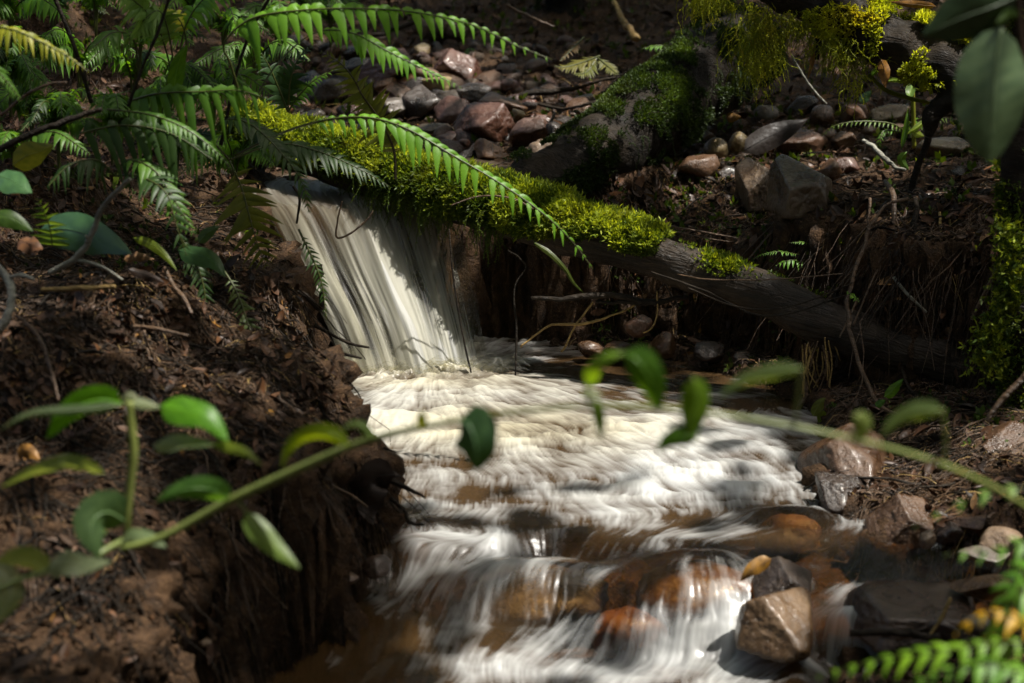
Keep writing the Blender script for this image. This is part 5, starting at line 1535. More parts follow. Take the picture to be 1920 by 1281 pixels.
stick('short wet twig under the level black branch', [(1118, 566, 4.42, 3), (1150, 569, 4.42, 3), (1165, 566, 4.42, 4), (1215, 572, 4.42, 3)], M_DARKWOOD, group=GT)
stick('thin orange root slanting through the hollow from the level branch to the water', [(1192, 570, 4.45, 2), (1150, 590, 4.44, 2), (1090, 608, 4.43, 3), (1030, 612, 4.43, 2), (975, 650, 4.42, 2)], M_YROOT, 'root', 'root', GT)
stick('straight yellow root hanging in the hollow under the level branch', [(1112, 566, 4.45, 2), (1080, 610, 4.44, 2), (1052, 660, 4.43, 2)], M_YROOT, 'root', 'root', GT)
stick('curved straw root below the right end of the level branch', [(1232, 545, 4.42, 1.5), (1232, 590, 4.41, 1.5), (1222, 615, 4.4, 1.5), (1206, 625, 4.4, 1.5)], M_YROOT, 'root', 'root', GT)
stick('thin black dripping root in front of the right edge of the waterfall', [(842, 430, 4.5, 1.6), (850, 520, 4.48, 1.8), (866, 620, 4.46, 2), (888, 722, 4.44, 1.5)], M_DARKWOOD, 'root', 'root', GT)
stick('thin dark root hanging to the splash right of the waterfall', [(952, 470, 4.5, 1.5), (985, 500, 4.5, 1.6), (965, 540, 4.48, 1.6), (968, 620, 4.46, 2.4), (966, 705, 4.44, 1.5)], M_DARKWOOD, 'root', 'root', GT)
stick('curled dry twig hanging from the fern in front of the waterfall lip', [(642, 376, 4.3, 1.6), (634, 410, 4.3, 1.6), (632, 445, 4.3, 2), (660, 436, 4.3, 2), (690, 410, 4.3, 2), (700, 395, 4.3, 1.5)], M_ROOT, group=GT)
stick('short dark twig hanging before the brown water of the lip', [(550, 350, 4.3, 3), (562, 375, 4.3, 3), (556, 420, 4.3, 2)], M_DARKWOOD, group=GT)
stick('fine twig lying across the moss of the log', [(845, 385, 4.50, 1.3), (900, 368, 4.50, 1.6), (960, 372, 4.48, 1.6), (1000, 392, 4.46, 1.2)], M_ROOT, group=GT)
stick('tall brown dead stem standing in front of the end of the log', [(1700, 372, 4.25, 3), (1650, 395, 4.22, 3), (1615, 480, 4.18, 4), (1592, 560, 4.15, 4), (1592, 610, 4.12, 4), (1612, 680, 4.08, 4), (1650, 760, 4.02, 4), (1720, 790, 3.96, 4), (1830, 826, 3.9, 3)], M_ROOT, 'stem', 'dried_stalk', GT)
stick('dark leaning pole in front of the grass stems', [(1778, 178, 4.6, 5), (1750, 240, 4.6, 6), (1722, 310, 4.6, 7), (1706, 370, 4.6, 6), (1700, 440, 4.58, 5)], M_DARKWOOD, 'pole', 'dried_stalk', GT)
stick('silvery stick lying among the stones right of the boulder pair', [(1620, 262, 5.2, 4), (1650, 288, 5.15, 5), (1678, 312, 5.1, 4), (1700, 318, 5.08, 3)], M_LICHEN, group=GT)
stick('thin grey twig leaning under the hanging moss', [(1484, 104, 5.3, 2), (1515, 155, 5.3, 2), (1550, 195, 5.3, 2)], M_LICHEN, group=GT)
stick('mossy green twig crossing behind the branch stub', [(1628, 140, 4.55, 3), (1660, 168, 4.55, 4), (1710, 186, 4.55, 4), (1760, 196, 4.55, 3), (1812, 202, 4.55, 3)], M_MOSSY, group=GT, tint=.25)
stick('dark grey branch lying at the right of the rubble', [(975, 178, 5.9, 5), (1030, 172, 5.9, 6), (1085, 165, 5.9, 4)], M_DARKWOOD, 'branch', 'branch', GT, forks=[[(1085, 165, 5.9, 3), (1130, 150, 5.9, 3), (1180, 142, 5.9, 2)]])
stick('thin dark twig above the pinkish brown wedge stone', [(1010, 195, 5.8, 3), (1060, 205, 5.75, 3), (1100, 195, 5.7, 3), (1170, 180, 5.7, 2)], M_DARKWOOD, group=GT, forks=[[(1040, 212, 5.6, 3), (1030, 240, 5.5, 3), (1027, 280, 5.4, 2)], [(1128, 175, 5.8, 3), (1150, 155, 5.8, 3), (1180, 130, 5.8, 2)]])
stick('pale weathered stick fallen on the slope above the withering fern', [(1150, 0, 6.6, 4), (1170, 40, 6.5, 6), (1195, 72, 6.4, 8)], M_YROOT, group=GT)
stick('long brown root arching at the top in the middle', [(950, 10, 6.5, 3), (990, 30, 6.5, 3), (1040, 52, 6.5, 2)], M_ROOT, 'root', 'root', GT)
stick('rotten brown wood chunk lying above the rubble', [(786, 52, 7.2, 16), (830, 54, 7.15, 20), (866, 62, 7.1, 12)], M_ROOT, 'wood chunk', 'rotten_branch', GT, rough=.3, sides=14)
stick('grey stick lying over the stones below the long arching frond', [(700, 66, 6.6, 4), (740, 55, 6.6, 4), (780, 40, 6.6, 4)], M_DARKWOOD, group=GT)
stick('long dark fern stalk rising at the upper left', [(240, 200, 3.7, 3), (270, 120, 3.7, 3), (300, 50, 3.7, 3), (322, -20, 3.7, 3)], M_DARKWOOD, 'stalk', 'dried_stalk', GT)
stick('second dark stalk crossing the upper left shade', [(172, 195, 3.9, 4), (140, 90, 3.9, 4), (100, -10, 3.9, 4)], M_DARKWOOD, 'stalk', 'dried_stalk', GT)
stick('black stalk leaning left of the waterfall lip', [(415, 270, 3.9, 4), (440, 150, 3.9, 3), (470, 60, 3.9, 3), (512, -15, 3.9, 3)], M_DARKWOOD, 'stalk', 'dried_stalk', GT)
stick('grey arching dead stem over the pale blotched leaf', [(0, 215, 3.5, 3), (40, 185, 3.5, 3), (80, 162, 3.5, 3), (125, 155, 3.5, 2)], M_ROOT, 'stalk', 'dried_stalk', GT)
stick('dark leaning branch across the left edge shade', [(-20, 290, 3.5, 7), (60, 250, 3.5, 6), (130, 225, 3.5, 6), (190, 205, 3.5, 4)], M_DARKWOOD, 'branch', 'branch', GT)
stick('thin arching stem at the right edge of the bank', [(1822, 600, 4.1, 3), (1840, 560, 4.1, 3), (1870, 505, 4.1, 3), (1898, 490, 4.1, 3)], M_ROOT, 'stem', 'dried_stalk', GT)
stick('blurred brown stalk leaning at the right edge', [(1850, 790, 3.2, 5), (1880, 750, 3.2, 6), (1930, 700, 3.2, 7)], M_ROOT, 'stem', 'dried_stalk', GT)
stick('orange straw leaning over the wet ledge', [(1740, 1196, 2.95, 3), (1765, 1160, 2.95, 4), (1782, 1120, 2.95, 4)], M_YROOT, 'straw', 'straw', GT)
stick('dark rotten stick lying below the wet ledge', [(1595, 1186, 2.96, 7), (1680, 1188, 2.95, 8), (1760, 1194, 2.95, 7)], M_DARKWOOD, group=GT)
stick('pale sturdy root loop at the right pool edge', [(1500, 700, 4.2, 3), (1512, 720, 4.2, 4), (1510, 745, 4.2, 5), (1496, 765, 4.2, 5), (1500, 790, 4.2, 3), (1516, 800, 4.2, 2)], M_ROOT, 'root', 'root', GT)
stick('brown root running from the bank onto the stones near the right edge', [(1770, 800, 3.8, 3), (1790, 835, 3.78, 4), (1815, 858, 3.76, 5), (1840, 872, 3.75, 4)], M_YROOT, 'root', 'root', GT)
stick('twisted brown roots on the right bank beside the shining leaf', [(1745, 440, 4.4, 5), (1742, 470, 4.4, 6), (1738, 500, 4.4, 4), (1725, 530, 4.38, 3)], M_ROOT, 'root', 'root', GT)
stick('hanging brown root with a node on the right bank', [(1815, 430, 4.4, 4), (1816, 500, 4.38, 4), (1820, 545, 4.36, 3), (1800, 620, 4.3, 3), (1792, 690, 4.2, 3), (1800, 740, 4.1, 2)], M_ROOT, 'root', 'root', GT)
stick('black root snaking down to the twigs of the right pool edge', [(1690, 590, 4.3, 2), (1692, 650, 4.25, 2), (1694, 700, 4.15, 3), (1720, 750, 4.05, 3), (1780, 790, 4.0, 2)], M_DARKWOOD, 'root', 'root', GT)
stick('long thin reddish root stretched behind the bare wood of the log', [(1210, 416, 4.75, 1.6), (1300, 432, 4.74, 1.8), (1400, 450, 4.74, 1.8), (1530, 472, 4.74, 1.6)], M_ROOT, 'root', 'root', GT)
stick('second thin root stretched just below the reddish one', [(1215, 424, 4.75, 1.2), (1320, 446, 4.74, 1.4), (1430, 462, 4.74, 1.4), (1520, 486, 4.74, 1.2)], M_ROOT, 'root', 'root', GT)
stick('thin root stretched across the front of the bare wood', [(1270, 515, 4.34, 1.2), (1330, 524, 4.29, 1.4), (1450, 524, 4.26, 1.4), (1580, 513, 4.2, 1.2)], M_ROOT, 'root', 'root', GT)
stick('dark root sagging along the lower side of the bare wood', [(1220, 510, 4.36, 1.8), (1320, 545, 4.29, 2), (1410, 588, 4.24, 2), (1480, 588, 4.2, 2), (1580, 555, 4.18, 1.6)], M_DARKWOOD, 'root', 'root', GT)
stick('second dark root wound beside the sagging one', [(1290, 540, 4.30, 1.4), (1380, 575, 4.25, 1.6), (1460, 578, 4.21, 1.6), (1540, 556, 4.18, 1.4), (1600, 530, 4.15, 1.4)], M_DARKWOOD, 'root', 'root', GT)
# thicker roots hanging over the face of the right bank, each its own thing
RR = [('pale brown root hanging straight down the bank left of the tall dead stem', [(1632, 372, 4.42, 3), (1628, 440, 4.36, 3), (1634, 520, 4.3, 3), (1626, 590, 4.26, 2)], M_ROOT),
      ('thick brown root curling over the rim of the right bank', [(1660, 340, 4.5, 5), (1672, 362, 4.42, 6), (1676, 410, 4.36, 5), (1668, 470, 4.32, 3)], M_ROOT),
      ('dark thick root bending down the middle of the right bank', [(1720, 372, 4.4, 5), (1716, 440, 4.32, 6), (1730, 520, 4.26, 5), (1722, 610, 4.2, 4)], M_DARKWOOD),
      ('thin reddish root slanting across the right bank', [(1676, 462, 4.28, 2), (1650, 500, 4.26, 2), (1634, 530, 4.24, 2), (1600, 610, 4.2, 2)], M_ROOT),
      ('pale root leaning on the lower right bank', [(1676, 520, 4.22, 3), (1700, 550, 4.2, 3), (1738, 586, 4.18, 2)], M_LICHEN),
      ('straw coloured root fringe strand under the rim near the trunk', [(1760, 400, 4.36, 3), (1764, 450, 4.3, 3), (1756, 520, 4.25, 2)], M_YROOT),
      ('second straw coloured strand shorter than its neighbour under the rim', [(1780, 410, 4.34, 2), (1784, 450, 4.3, 2), (1780, 486, 4.27, 2)], M_YROOT),
      ('brown root hanging beside the shining grey leaf', [(1836, 400, 4.3, 3), (1846, 460, 4.25, 4), (1838, 530, 4.2, 3), (1850, 600, 4.15, 2)], M_ROOT),
      ('long black root hanging freely left of the tall dead stem', [(1565, 440, 4.5, 2), (1560, 520, 4.45, 3), (1572, 600, 4.3, 3), (1568, 690, 4.2, 2)], M_DARKWOOD),
      ('reddish root pair strand dropping beside the end of the log', [(1608, 560, 4.16, 2), (1590, 600, 4.14, 2), (1574, 632, 4.12, 1.5)], M_ROOT)]
for lab, pth, mt in RR:
    stick(lab, pth, mt, 'root', 'root', 'roots over the face of the right bank')
# straw root clump hanging below the end of the log
for i in range(22):
    rs = np.random.RandomState(300 + i)
    x0 = rs.uniform(1494, 1560); x1 = x0 + rs.uniform(-28, 20)
    y0 = rs.uniform(632, 660); y1 = y0 + rs.uniform(40, 110)
    Yq = 4.22 + rs.normal(0, .02)
    stick('thin straw coloured root in the clump hanging below the end of the log', [(x0, y0, Yq, 1.4), ((x0 + x1) / 2 + rs.normal(0, 6), (y0 + y1) / 2, Yq, 1.5), (x1, y1, Yq, 1)], M_YROOT if i % 3 else M_ROOT, 'root', 'root', 'straw roots hanging below the end of the log', n=16)

# mossy trunk at the right edge ------------------------------------------------
tr = thing('tree', at(1935, 700, 3.9), 'dark slim tree at the right edge, ragged green moss running down its trunk', 'tree')
P4, R4 = px_path([(1912, 820, 3.95, 34), (1920, 640, 3.95, 34), (1908, 500, 3.96, 30), (1905, 350, 3.97, 26), (1912, 200, 3.98, 24), (1930, -60, 4.0, 22)], 60)
V, Q, T = tube(P4, R4 * (1 + .1 * fbm(P4 * 7, 3, 121)), 18, rough=.008, seed=122, freq=25)
MB().add(V, Q, T).build('trunk', M_DARKWOOD, tr)
mb = MB(); rs = np.random.RandomState(123)
pts = curve_pts([at(1895, 420, 3.88), at(1898, 520, 3.88), at(1878, 590, 3.88), at(1858, 640, 3.88), at(1846, 700, 3.88)], 400)
jit = rs.normal(0, 1, (400, 3)) * np.array([.022, .012, .012])
sprigs(mb, np.vstack([pts + jit, pts + rs.normal(0, 1, (400, 3)) * np.array([.016, .014, .012])]), norm(rs.normal(0, 1, (800, 3)) + np.array([0, -.8, .2])), .014, 124, k=4, tint=rs.uniform(.2, .9, 800))
t_ = rs.rand(2500); a_ = rs.uniform(-1, 2.3, 2500)
F_ = tangents(P4)
ff = t_ * 59
c_ = np.stack([np.interp(ff, np.arange(60), P4[:, k]) for k in range(3)], 1)
rr_ = np.interp(ff, np.arange(60), R4)
dr = np.stack([-np.abs(np.cos(a_)) * np.sign(np.cos(a_) + .3), -np.abs(np.sin(a_)), np.zeros(2500)], 1)
pp_ = c_ + dr * rr_[:, None]
kk = fbm(pp_ * 12, 3, 125) > .12
sprigs(mb, pp_[kk] + dr[kk] * .006, dr[kk], .011, 126, k=3, tint=rs.uniform(.1, .6, kk.sum()))
mb.build('moss', M_MOSS, tr)
# mossy soil curtain ends of the right bank are carried by the trunk above

# ------------------------------------------------------------------ uncountable litter
def slope_at(x, y, e=.012):
    h0 = H(x, y); hx = H(x + e, y); hy = H(x, y + e)
    return h0, norm(np.stack([-(hx - h0) / e, -(hy - h0) / e, np.ones_like(h0)], 1))

def visible_samples(n, seed, ylo=2.4, yhi=9.0):
    rs = np.random.RandomState(seed)
    px = rs.uniform(-80, 2000, n); py = rs.uniform(-60, 1300, n)
    out = []
    d = np.stack([(px - 960) * S, CP + (640.5 - py) * S * SP, -SP + (640.5 - py) * S * CP], 1)
    Yg = np.linspace(ylo, yhi, 150)
    hit = np.full(n, np.nan)
    prev = None
    for k in range(len(Yg)):
        t = Yg[k] / d[:, 1]
        h = H(d[:, 0] * t, np.full(n, Yg[k]))
        below = (CAM_Z + d[:, 2] * t) < h
        new = below & np.isnan(hit)
        hit[new] = Yg[k] - rs.rand(new.sum()) * (Yg[1] - Yg[0])
    ok = ~np.isnan(hit)
    x = d[ok, 0] * hit[ok] / d[ok, 1]; y = hit[ok]
    return x, y, px[ok], py[ok]

def dry(x, y, m=.02):
    b = poly_sd(CHANNEL, x, y)
    up = (np.abs(x + .3) < .5) & (y > 4.78) & (y < 5.5) & (H(x, y) < .372)
    return (b > m) & ~up

def litter(name, n, seed, size, label, keep=None, tintf=None, flat=.5):
    x, y, px, py = visible_samples(n, seed)
    ok = dry(x, y)
    if keep is not None: ok &= keep(x, y, px, py)
    x, y, px, py = x[ok], y[ok], px[ok], py[ok]
    h, N = slope_at(x, y)
    rs = np.random.RandomState(seed + 1)
    m = len(x)
    up = norm(N + rs.normal(0, flat, (m, 3)))
    a = rs.normal(0, 1, (m, 3)); T = norm(a - up * np.sum(a * up, 1, keepdims=True))
    Sd = np.cross(up, T)
    L = rs.uniform(*size, m) * (.55 + .45 * rs.rand(m)); Wd = L * rs.uniform(.22, .5, m)
    c = np.stack([x, y, h], 1) + N * (.006 + .016 * rs.rand(m))[:, None]
    ts = np.array([0, .22, .5, .78, 1.0]); ws = np.array([.06, .8, 1, .65, .03])
    bend = rs.normal(.15, .35, m); cup = rs.normal(.35, .4, m)
    V = np.zeros((m, 5, 3, 3))
    for i in range(5):
        s_ = (ts[i] - .5)
        cen = c + T * (L * s_)[:, None] + up * (L * bend * (s_ * s_ - .12))[:, None]
        for j, q in enumerate((-1, 0, 1)):
            V[:, i, j] = cen + Sd * (Wd * .5 * ws[i] * q)[:, None] + up * (Wd * ws[i] * .5 * cup * abs(q))[:, None]
    base = np.array([[i * 3 + j, i * 3 + j + 1, (i + 1) * 3 + j + 1, (i + 1) * 3 + j] for i in range(4) for j in range(2)])
    Q = (base[None] + (np.arange(m) * 15)[:, None, None]).reshape(-1, 4)
    tn = tintf(rs, m) if tintf else np.clip(rs.beta(1.2, 2.4, m), 0, 1)
    o = MB().add(V.reshape(-1, 3), Q, tint=np.repeat(tn, 15)).build(name, M_LITTER)
    return tag(o, label, 'leaf litter', None, 'stuff')
soilface = lambda x, y, px, py: ~((px < 430) & (py > 800) & (np.random.RandomState(3).rand(len(px)) < .9))
litter('leaf_litter', 13000, 501, (.018, .055), 'dark brown dead leaf litter scattered over the banks and forest floor', soilface)
litter('fine_litter', 22000, 503, (.006, .02), 'fine brown crumbs of bark and leaf covering the soil of the banks', soilface, flat=.8)

def fibres(name, n, seed, label, keep, L=(.04, .16), r=(.0006, .0018), mat=None, down=.7, tint=(.1, .9)):
    x, y, px, py = visible_samples(n, seed)
    ok = dry(x, y, .0) & keep(x, y, px, py)
    x, y = x[ok], y[ok]
    rs = np.random.RandomState(seed + 1)
    m = len(x); K = 7
    h, N = slope_at(x, y)
    dirn = np.stack([N[:, 0], N[:, 1], np.zeros(m)], 1)
    th = rs.uniform(0, 6.28, m)
    rnd = np.stack([np.cos(th), np.sin(th), np.zeros(m)], 1)
    g = norm(norm(dirn + 1e-6) * down + rnd * (1.15 - down))
    p = np.stack([x, y, h], 1) + N * .012
    Ls = rs.uniform(*L, m)
    pts = [p]
    for k in range(K - 1):
        st = (Ls / (K - 1))[:, None]
        nx = p + (g + rs.normal(0, .28, (m, 3)) * np.array([1, 1, .3])) * st * np.maximum(.25, N[:, 2:3])
        hh = H(nx[:, 0], nx[:, 1])
        dz = np.clip(hh + .012 + .012 * rs.rand(m) - p[:, 2], -1.0 * st[:, 0] * 1.1, .6 * st[:, 0])
        nx[:, 2] = p[:, 2] + dz
        p = nx; pts.append(p)
    P = np.stack(pts, 1)          # m,K,3
    T = np.gradient(P, axis=1); T = norm(T)
    B = norm(np.cross(T, np.array([.3, .5, .8]))); C = np.cross(T, B)
    rad = rs.uniform(*r, m)[:, None, None] * np.linspace(1, .45, K)[None, :, None]
    ring = []
    for a in (0, 2.094, 4.188):
        ring.append(P + (B * math.cos(a) + C * math.sin(a)) * rad)
    V = np.stack(ring, 2).reshape(-1, 3)
    base = np.array([[i * 3 + j, i * 3 + (j + 1) % 3, (i + 1) * 3 + (j + 1) % 3, (i + 1) * 3 + j] for i in range(K - 1) for j in range(3)])
    Q = (base[None] + (np.arange(m) * K * 3)[:, None, None]).reshape(-1, 4)
    o = MB().add(V, Q, tint=np.repeat(rs.uniform(*tint, m), K * 3)).build(name, mat or M_ROOT)
    return tag(o, label, 'roots', None, 'stuff')
allk = lambda x, y, px, py: np.ones(len(x), bool)
fibres('fine_roots', 9000, 511, 'tangle of fine brown roots and needles over the soil of both banks', soilface)
fibres('fine_roots', 5000, 513, 'dark wet fine roots matted into the right bank and the hollow below the log', lambda x, y, px, py: (px > 900) & (py > 330) & (py < 860), (.05, .22), (.0008, .0022), M_DARKWOOD, .8)
fibres('fine_roots', 1800, 515, 'pale straw coloured fine roots and grass bits on the banks', soilface, (.03, .12), (.0006, .0014), M_YROOT, .5)
fibres('twig_litter', 900, 517, 'short dark twigs strewn over banks and forest floor', allk, (.06, .25), (.0016, .004), M_DARKWOOD, .35)

fibres('fine_roots', 6000, 561, 'dark brown needles and torn rootlets matted over the slope of the left bank', lambda x, y, px, py: (px < 760) & (py > 400) & (py < 1150), (.04, .20), (.0007, .0020), M_DARKWOOD, .6)
fibres('fine_roots', 2600, 563, 'tan needles and torn rootlets on the slope of the left bank', lambda x, y, px, py: (px < 760) & (py > 450) & (py < 1000), (.03, .15), (.0006, .0016), M_ROOT, .6, (.5, 1))
fibres('fine_roots', 2600, 565, 'torn roots hanging over the cut face of the left bank', lambda x, y, px, py: (px > 340) & (px < 780) & (py > 820) & (py < 1250), (.05, .2), (.0008, .0024), M_ROOT, .9, (.2, .9))
# soil crumbs
def crumbs(n, seed, name='soil_crumbs', label='crumbs of brown soil lying on the banks', size=(.002, .010), steep=False):
    x, y, px, py = visible_samples(n, seed)
    ok = dry(x, y); x, y = x[ok], y[ok]
    h, N = slope_at(x, y)
    if steep:
        k = N[:, 2] < .8
        x, y, h, N = x[k], y[k], h[k], N[k]
    rs = np.random.RandomState(seed + 1); m = len(x)
    D, T = ico(1)
    s = rs.uniform(*size, m) * rs.uniform(.4, 1, m)
    V = D[None] * s[:, None, None] * rs.uniform(.6, 1.2, (m, len(D), 1)) + (np.stack([x, y, h], 1) + N * .010)[:, None]
    Q = (T[None] + (np.arange(m) * len(D))[:, None, None]).reshape(-1, 3)
    o = MB().add(V.reshape(-1, 3), None, Q, tint=.5).build(name, M_SOIL, smooth=steep)
    tag(o, label, 'soil', None, 'stuff')
crumbs(9000, 521)
crumbs(7000, 523, 'soil_clods', 'lumpy clods of wet soil on the steep faces of both banks', (.005, .016), True)
# low green growth: little leaves of seedlings and liverworts on the shaded banks
def greens(name, n, seed, label, keep, size, mat, tint):
    x, y, px, py = visible_samples(n, seed)
    ok = dry(x, y) & keep(x, y, px, py); x, y = x[ok], y[ok]
    P0 = np.stack([x, y, H(x, y)], 1)
    c = fbm(P0 * 4, 3, seed) > .05
    P0 = P0[c]; h, N = slope_at(P0[:, 0], P0[:, 1])
    rs = np.random.RandomState(seed)
    mb = MB()
    sprigs(mb, P0 + N * .012, norm(N + np.array([0, 0, .3])), size, seed, k=4, spread=1.1, tint=rs.uniform(*tint, len(P0)), aspect=.55)
    tag(mb.build(name, mat), label, 'ground cover', None, 'stuff')
greens('ground_moss', 9000, 531, 'low dark green moss and liverwort patches on the shaded banks', lambda x, y, px, py: (px > 900) | (py < 560), .012, M_MOSSD, (.2, .9))
greens('ground_plants', 2600, 533, 'tiny leafy ground plants on the shaded forest floor', lambda x, y, px, py: (py < 420), .024, M_MOSS, (.0, .5))

greens('bank_plants', 2600, 535, 'small bright green leaves of seedlings sprouting over the right bank', lambda x, y, px, py: (px > 1150) & (py > 200) & (py < 800), .020, M_MOSS, (.0, .6))
fibres('fine_roots', 5000, 519, 'brown hanging roots and vines tangled over the face of the right bank', lambda x, y, px, py: (px > 1380) & (py > 360) & (py < 820), (.08, .32), (.0008, .0026), M_ROOT, .85)

litter('leaf_litter', 9000, 541, (.03, .075), 'dark wet dead leaves matted over the forest floor behind the rubble', lambda x, y, px, py: (px > 480) & (py < 420), lambda rs, m: np.clip(rs.beta(1.1, 3.2, m), 0, 1))
def dark_trunk(label, path):
    P, r = px_path(path, 50)
    t = thing('tree', P[0], label, 'tree', 'dark trunks behind the rubble')
    V, Q, T = tube(P, r * (1 + .12 * fbm(P * 5, 3, 131)), 20, rough=.02, seed=132, freq=12)
    MB().add(V, Q, T).build('trunk', M_DARKWOOD, t)
    mb = MB(); rs = np.random.RandomState(133)
    tt, aa = rs.rand(3000), rs.uniform(-1.6, 1.6, 3000)
    c_ = np.stack([np.interp(tt * 49, np.arange(50), P[:, k]) for k in range(3)], 1)
    rr_ = np.interp(tt * 49, np.arange(50), r)
    d_ = np.stack([np.sin(aa), -np.cos(aa), np.zeros(3000)], 1)
    pp = c_ + d_ * rr_[:, None]
    kk = fbm(pp * 7, 3, 134) > .2
    sprigs(mb, pp[kk] + d_[kk] * .02, d_[kk], .016, 135, k=3, tint=rs.uniform(.2, .8, kk.sum()))
    mb.build('moss', M_MOSSD, t)
dark_trunk('dark broad trunk in the shade at the top centre behind the rubble', [(1075, 150, 7.6, 48), (1068, 90, 7.6, 40), (1060, 30, 7.65, 36), (1052, -80, 7.7, 34), (1045, -260, 7.8, 32)])
dark_trunk('slender dark trunk rising from the mound beside the hanging moss', [(1352, 250, 6.05, 34), (1346, 160, 6.05, 24), (1340, 70, 6.05, 19), (1338, -20, 6.05, 17), (1332, -200, 6.1, 16)])
# ------------------------------------------------------------------ unseen leaf canopy overhead, its gaps shaped to place the sun patches
LIT = [
    (80, 900, 2.9, .14, .9), (330, 1020, 2.9, .10, .9), (300, 700, 3.3, .14, .7), (120, 1200, 2.7, .14, .9),
    (1650, 1040, 3.35, .10, .8), (1790, 1070, 3.2, .10, .7),
    (1690, 420, 4.32, .12, .75), (1790, 460, 4.28, .10, .7), (1640, 480, 4.3, .07, .6), (1740, 560, 4.2, .07, .5), (1320, 30, 4.72, .10, .98),  # sunny patches: photo point, distance, radius in metres, how open (1 = no leaf in the way)
    (900, 760, 4.2, .30, .97), (1150, 820, 4.0, .26, .95), (740, 800, 3.95, .16, .9), (1330, 850, 3.8, .16, .85), (1050, 930, 3.6, .25, .6), (1240, 760, 4.2, .16, .8),
    (640, 420, 4.75, .22, .97), (580, 480, 4.7, .16, .95), (800, 520, 4.65, .14, .85), (720, 600, 4.6, .2, .85), (560, 380, 4.95, .12, .6),
    (560, 265, 4.95, .15, .98), (680, 310, 4.8, .16, .99), (800, 345, 4.7, .16, .99), (920, 375, 4.6, .15, .99), (1040, 405, 4.5, .15, .99), (1150, 435, 4.45, .14, .99), (1230, 470, 4.42, .12, .99), (1320, 500, 4.4, .07, .9), (1440, 550, 4.3, .06, .6),
    (735, 195, 6.0, .14, .8), (830, 160, 6.3, .10, .8), (700, 130, 6.5, .13, .6), (1000, 250, 5.6, .15, .8), (920, 200, 5.9, .12, .6), (860, 110, 6.8, .14, .6), (960, 290, 5.4, .12, .7),
    (560, 40, 3.65, .12, .95), (700, 25, 3.63, .12, .98), (820, 60, 3.65, .10, .98), (940, 75, 3.6, .08, .95), (760, 110, 3.8, .08, .98), (850, 150, 3.8, .05, .98), (700, 230, 3.9, .08, .95), (820, 280, 3.87, .08, .98), (940, 350, 3.84, .07, .98), (1060, 440, 3.81, .07, .98),
    (260, 40, 3.9, .2, .95), (420, 100, 3.7, .12, .7), (1860, 180, 2.27, .08, .6), (60, 80, 3.27, .10, .9), (330, 120, 3.9, .05, .9), (80, 400, 3.43, .06, .95), (460, 20, 4.5, .15, .8),
    (1420, 60, 4.66, .12, .98), (1330, 0, 4.7, .09, .95), (1520, 60, 4.6, .12, .9), (1600, 130, 4.54, .09, .98), (1690, 40, 4.5, .07, .98), (1830, 70, 4.45, .07, .9),
    (1650, 230, 5.25, .10, .98), (1720, 220, 5.2, .14, .98), (1790, 230, 5.3, .10, .7), (1480, 330, 5.1, .12, .8), (1400, 330, 5.1, .10, .8), (1360, 275, 5.4, .09, .95), (1520, 270, 5.3, .10, .6), (1400, 430, 4.9, .09, .6), (1560, 300, 5.2, .09, .7),
    (1280, 90, 5.9, .10, .9), (1080, 300, 5.2, .10, .8), (1180, 240, 5.45, .10, .7), (1100, 130, 5.85, .10, .7), (1110, 270, 5.2, .08, .6), (1470, 480, 4.47, .05, .95), (1600, 350, 4.7, .07, .6), (1750, 400, 4.5, .08, .5), (1690, 720, 4.0, .04, .9), (1540, 690, 4.2, .06, .6), (1870, 620, 3.9, .09, .9), (1800, 340, 4.7, .06, .6),
    (1590, 850, 3.7, .10, .8), (1680, 960, 3.45, .09, .8), (1880, 830, 3.7, .08, .8), (1460, 1130, 3.06, .09, .9), (1720, 1100, 3.1, .10, .3), (1880, 1010, 3.25, .07, .9), (1240, 1000, 3.3, .2, .6), (900, 1120, 3.2, .09, .5), (1150, 1250, 2.95, .25, .75), (1410, 1075, 3.1, .05, .95), (1330, 1230, 3.0, .14, .75),
    (250, 1130, 2.75, .18, .95), (160, 1000, 2.8, .14, .9), (330, 900, 2.95, .09, .7), (300, 640, 3.35, .10, .35), (450, 780, 3.4, .08, .35),
    (150, 780, 2.2, .08, .9), (370, 790, 2.2, .08, .9), (250, 900, 2.2, .05, .8), (190, 1010, 2.15, .08, .6), (100, 1070, 2.1, .10, .7), (500, 900, 2.08, .12, .8), (570, 830, 2.0, .05, .95), (520, 1020, 2.07, .05, .9), (790, 790, 1.9, .04, .9), (1150, 690, 1.74, .05, .95), (1220, 730, 1.73, .05, .9), (1300, 750, 1.73, .06, .9), (1250, 830, 1.73, .04, .9), (1420, 715, 1.72, .05, .8), (1650, 800, 1.74, .08, .7),
    (1800, 960, 1.96, .08, .8), (1700, 1240, 1.86, .10, .95), (1850, 1230, 1.86, .12, .9), (1850, 1150, 1.9, .08, .8), (1900, 1060, 1.92, .06, .8),
]
rs = np.random.RandomState(900)
NC = 34000
tx = rs.uniform(-5.5, 6.0, NC); ty = rs.uniform(-4.0, 13.0, NC)
hh = rs.uniform(3.2, 6.5, NC)
tt_ = hh / SUN[2]
C = np.stack([tx, ty, np.zeros(NC)], 1) + SUN[None] * tt_[:, None]
keepp = np.ones(NC)
for (px, py, Yq, rad, op) in LIT:
    Lp = at(px, py, Yq)
    w = C - Lp
    along = w @ SUN
    dist = np.linalg.norm(w - along[:, None] * SUN[None], axis=1)
    wob = rad * (1 + .25 * fbm(C * 3.0, 2, 901)) + .04
    keepp = np.minimum(keepp, 1 - op * sstep(wob * 1.12, wob * .9, dist))
ok = rs.rand(NC) < keepp
C = C[ok]
extra = []  # extra leaf clumps added to throw shade on chosen spots
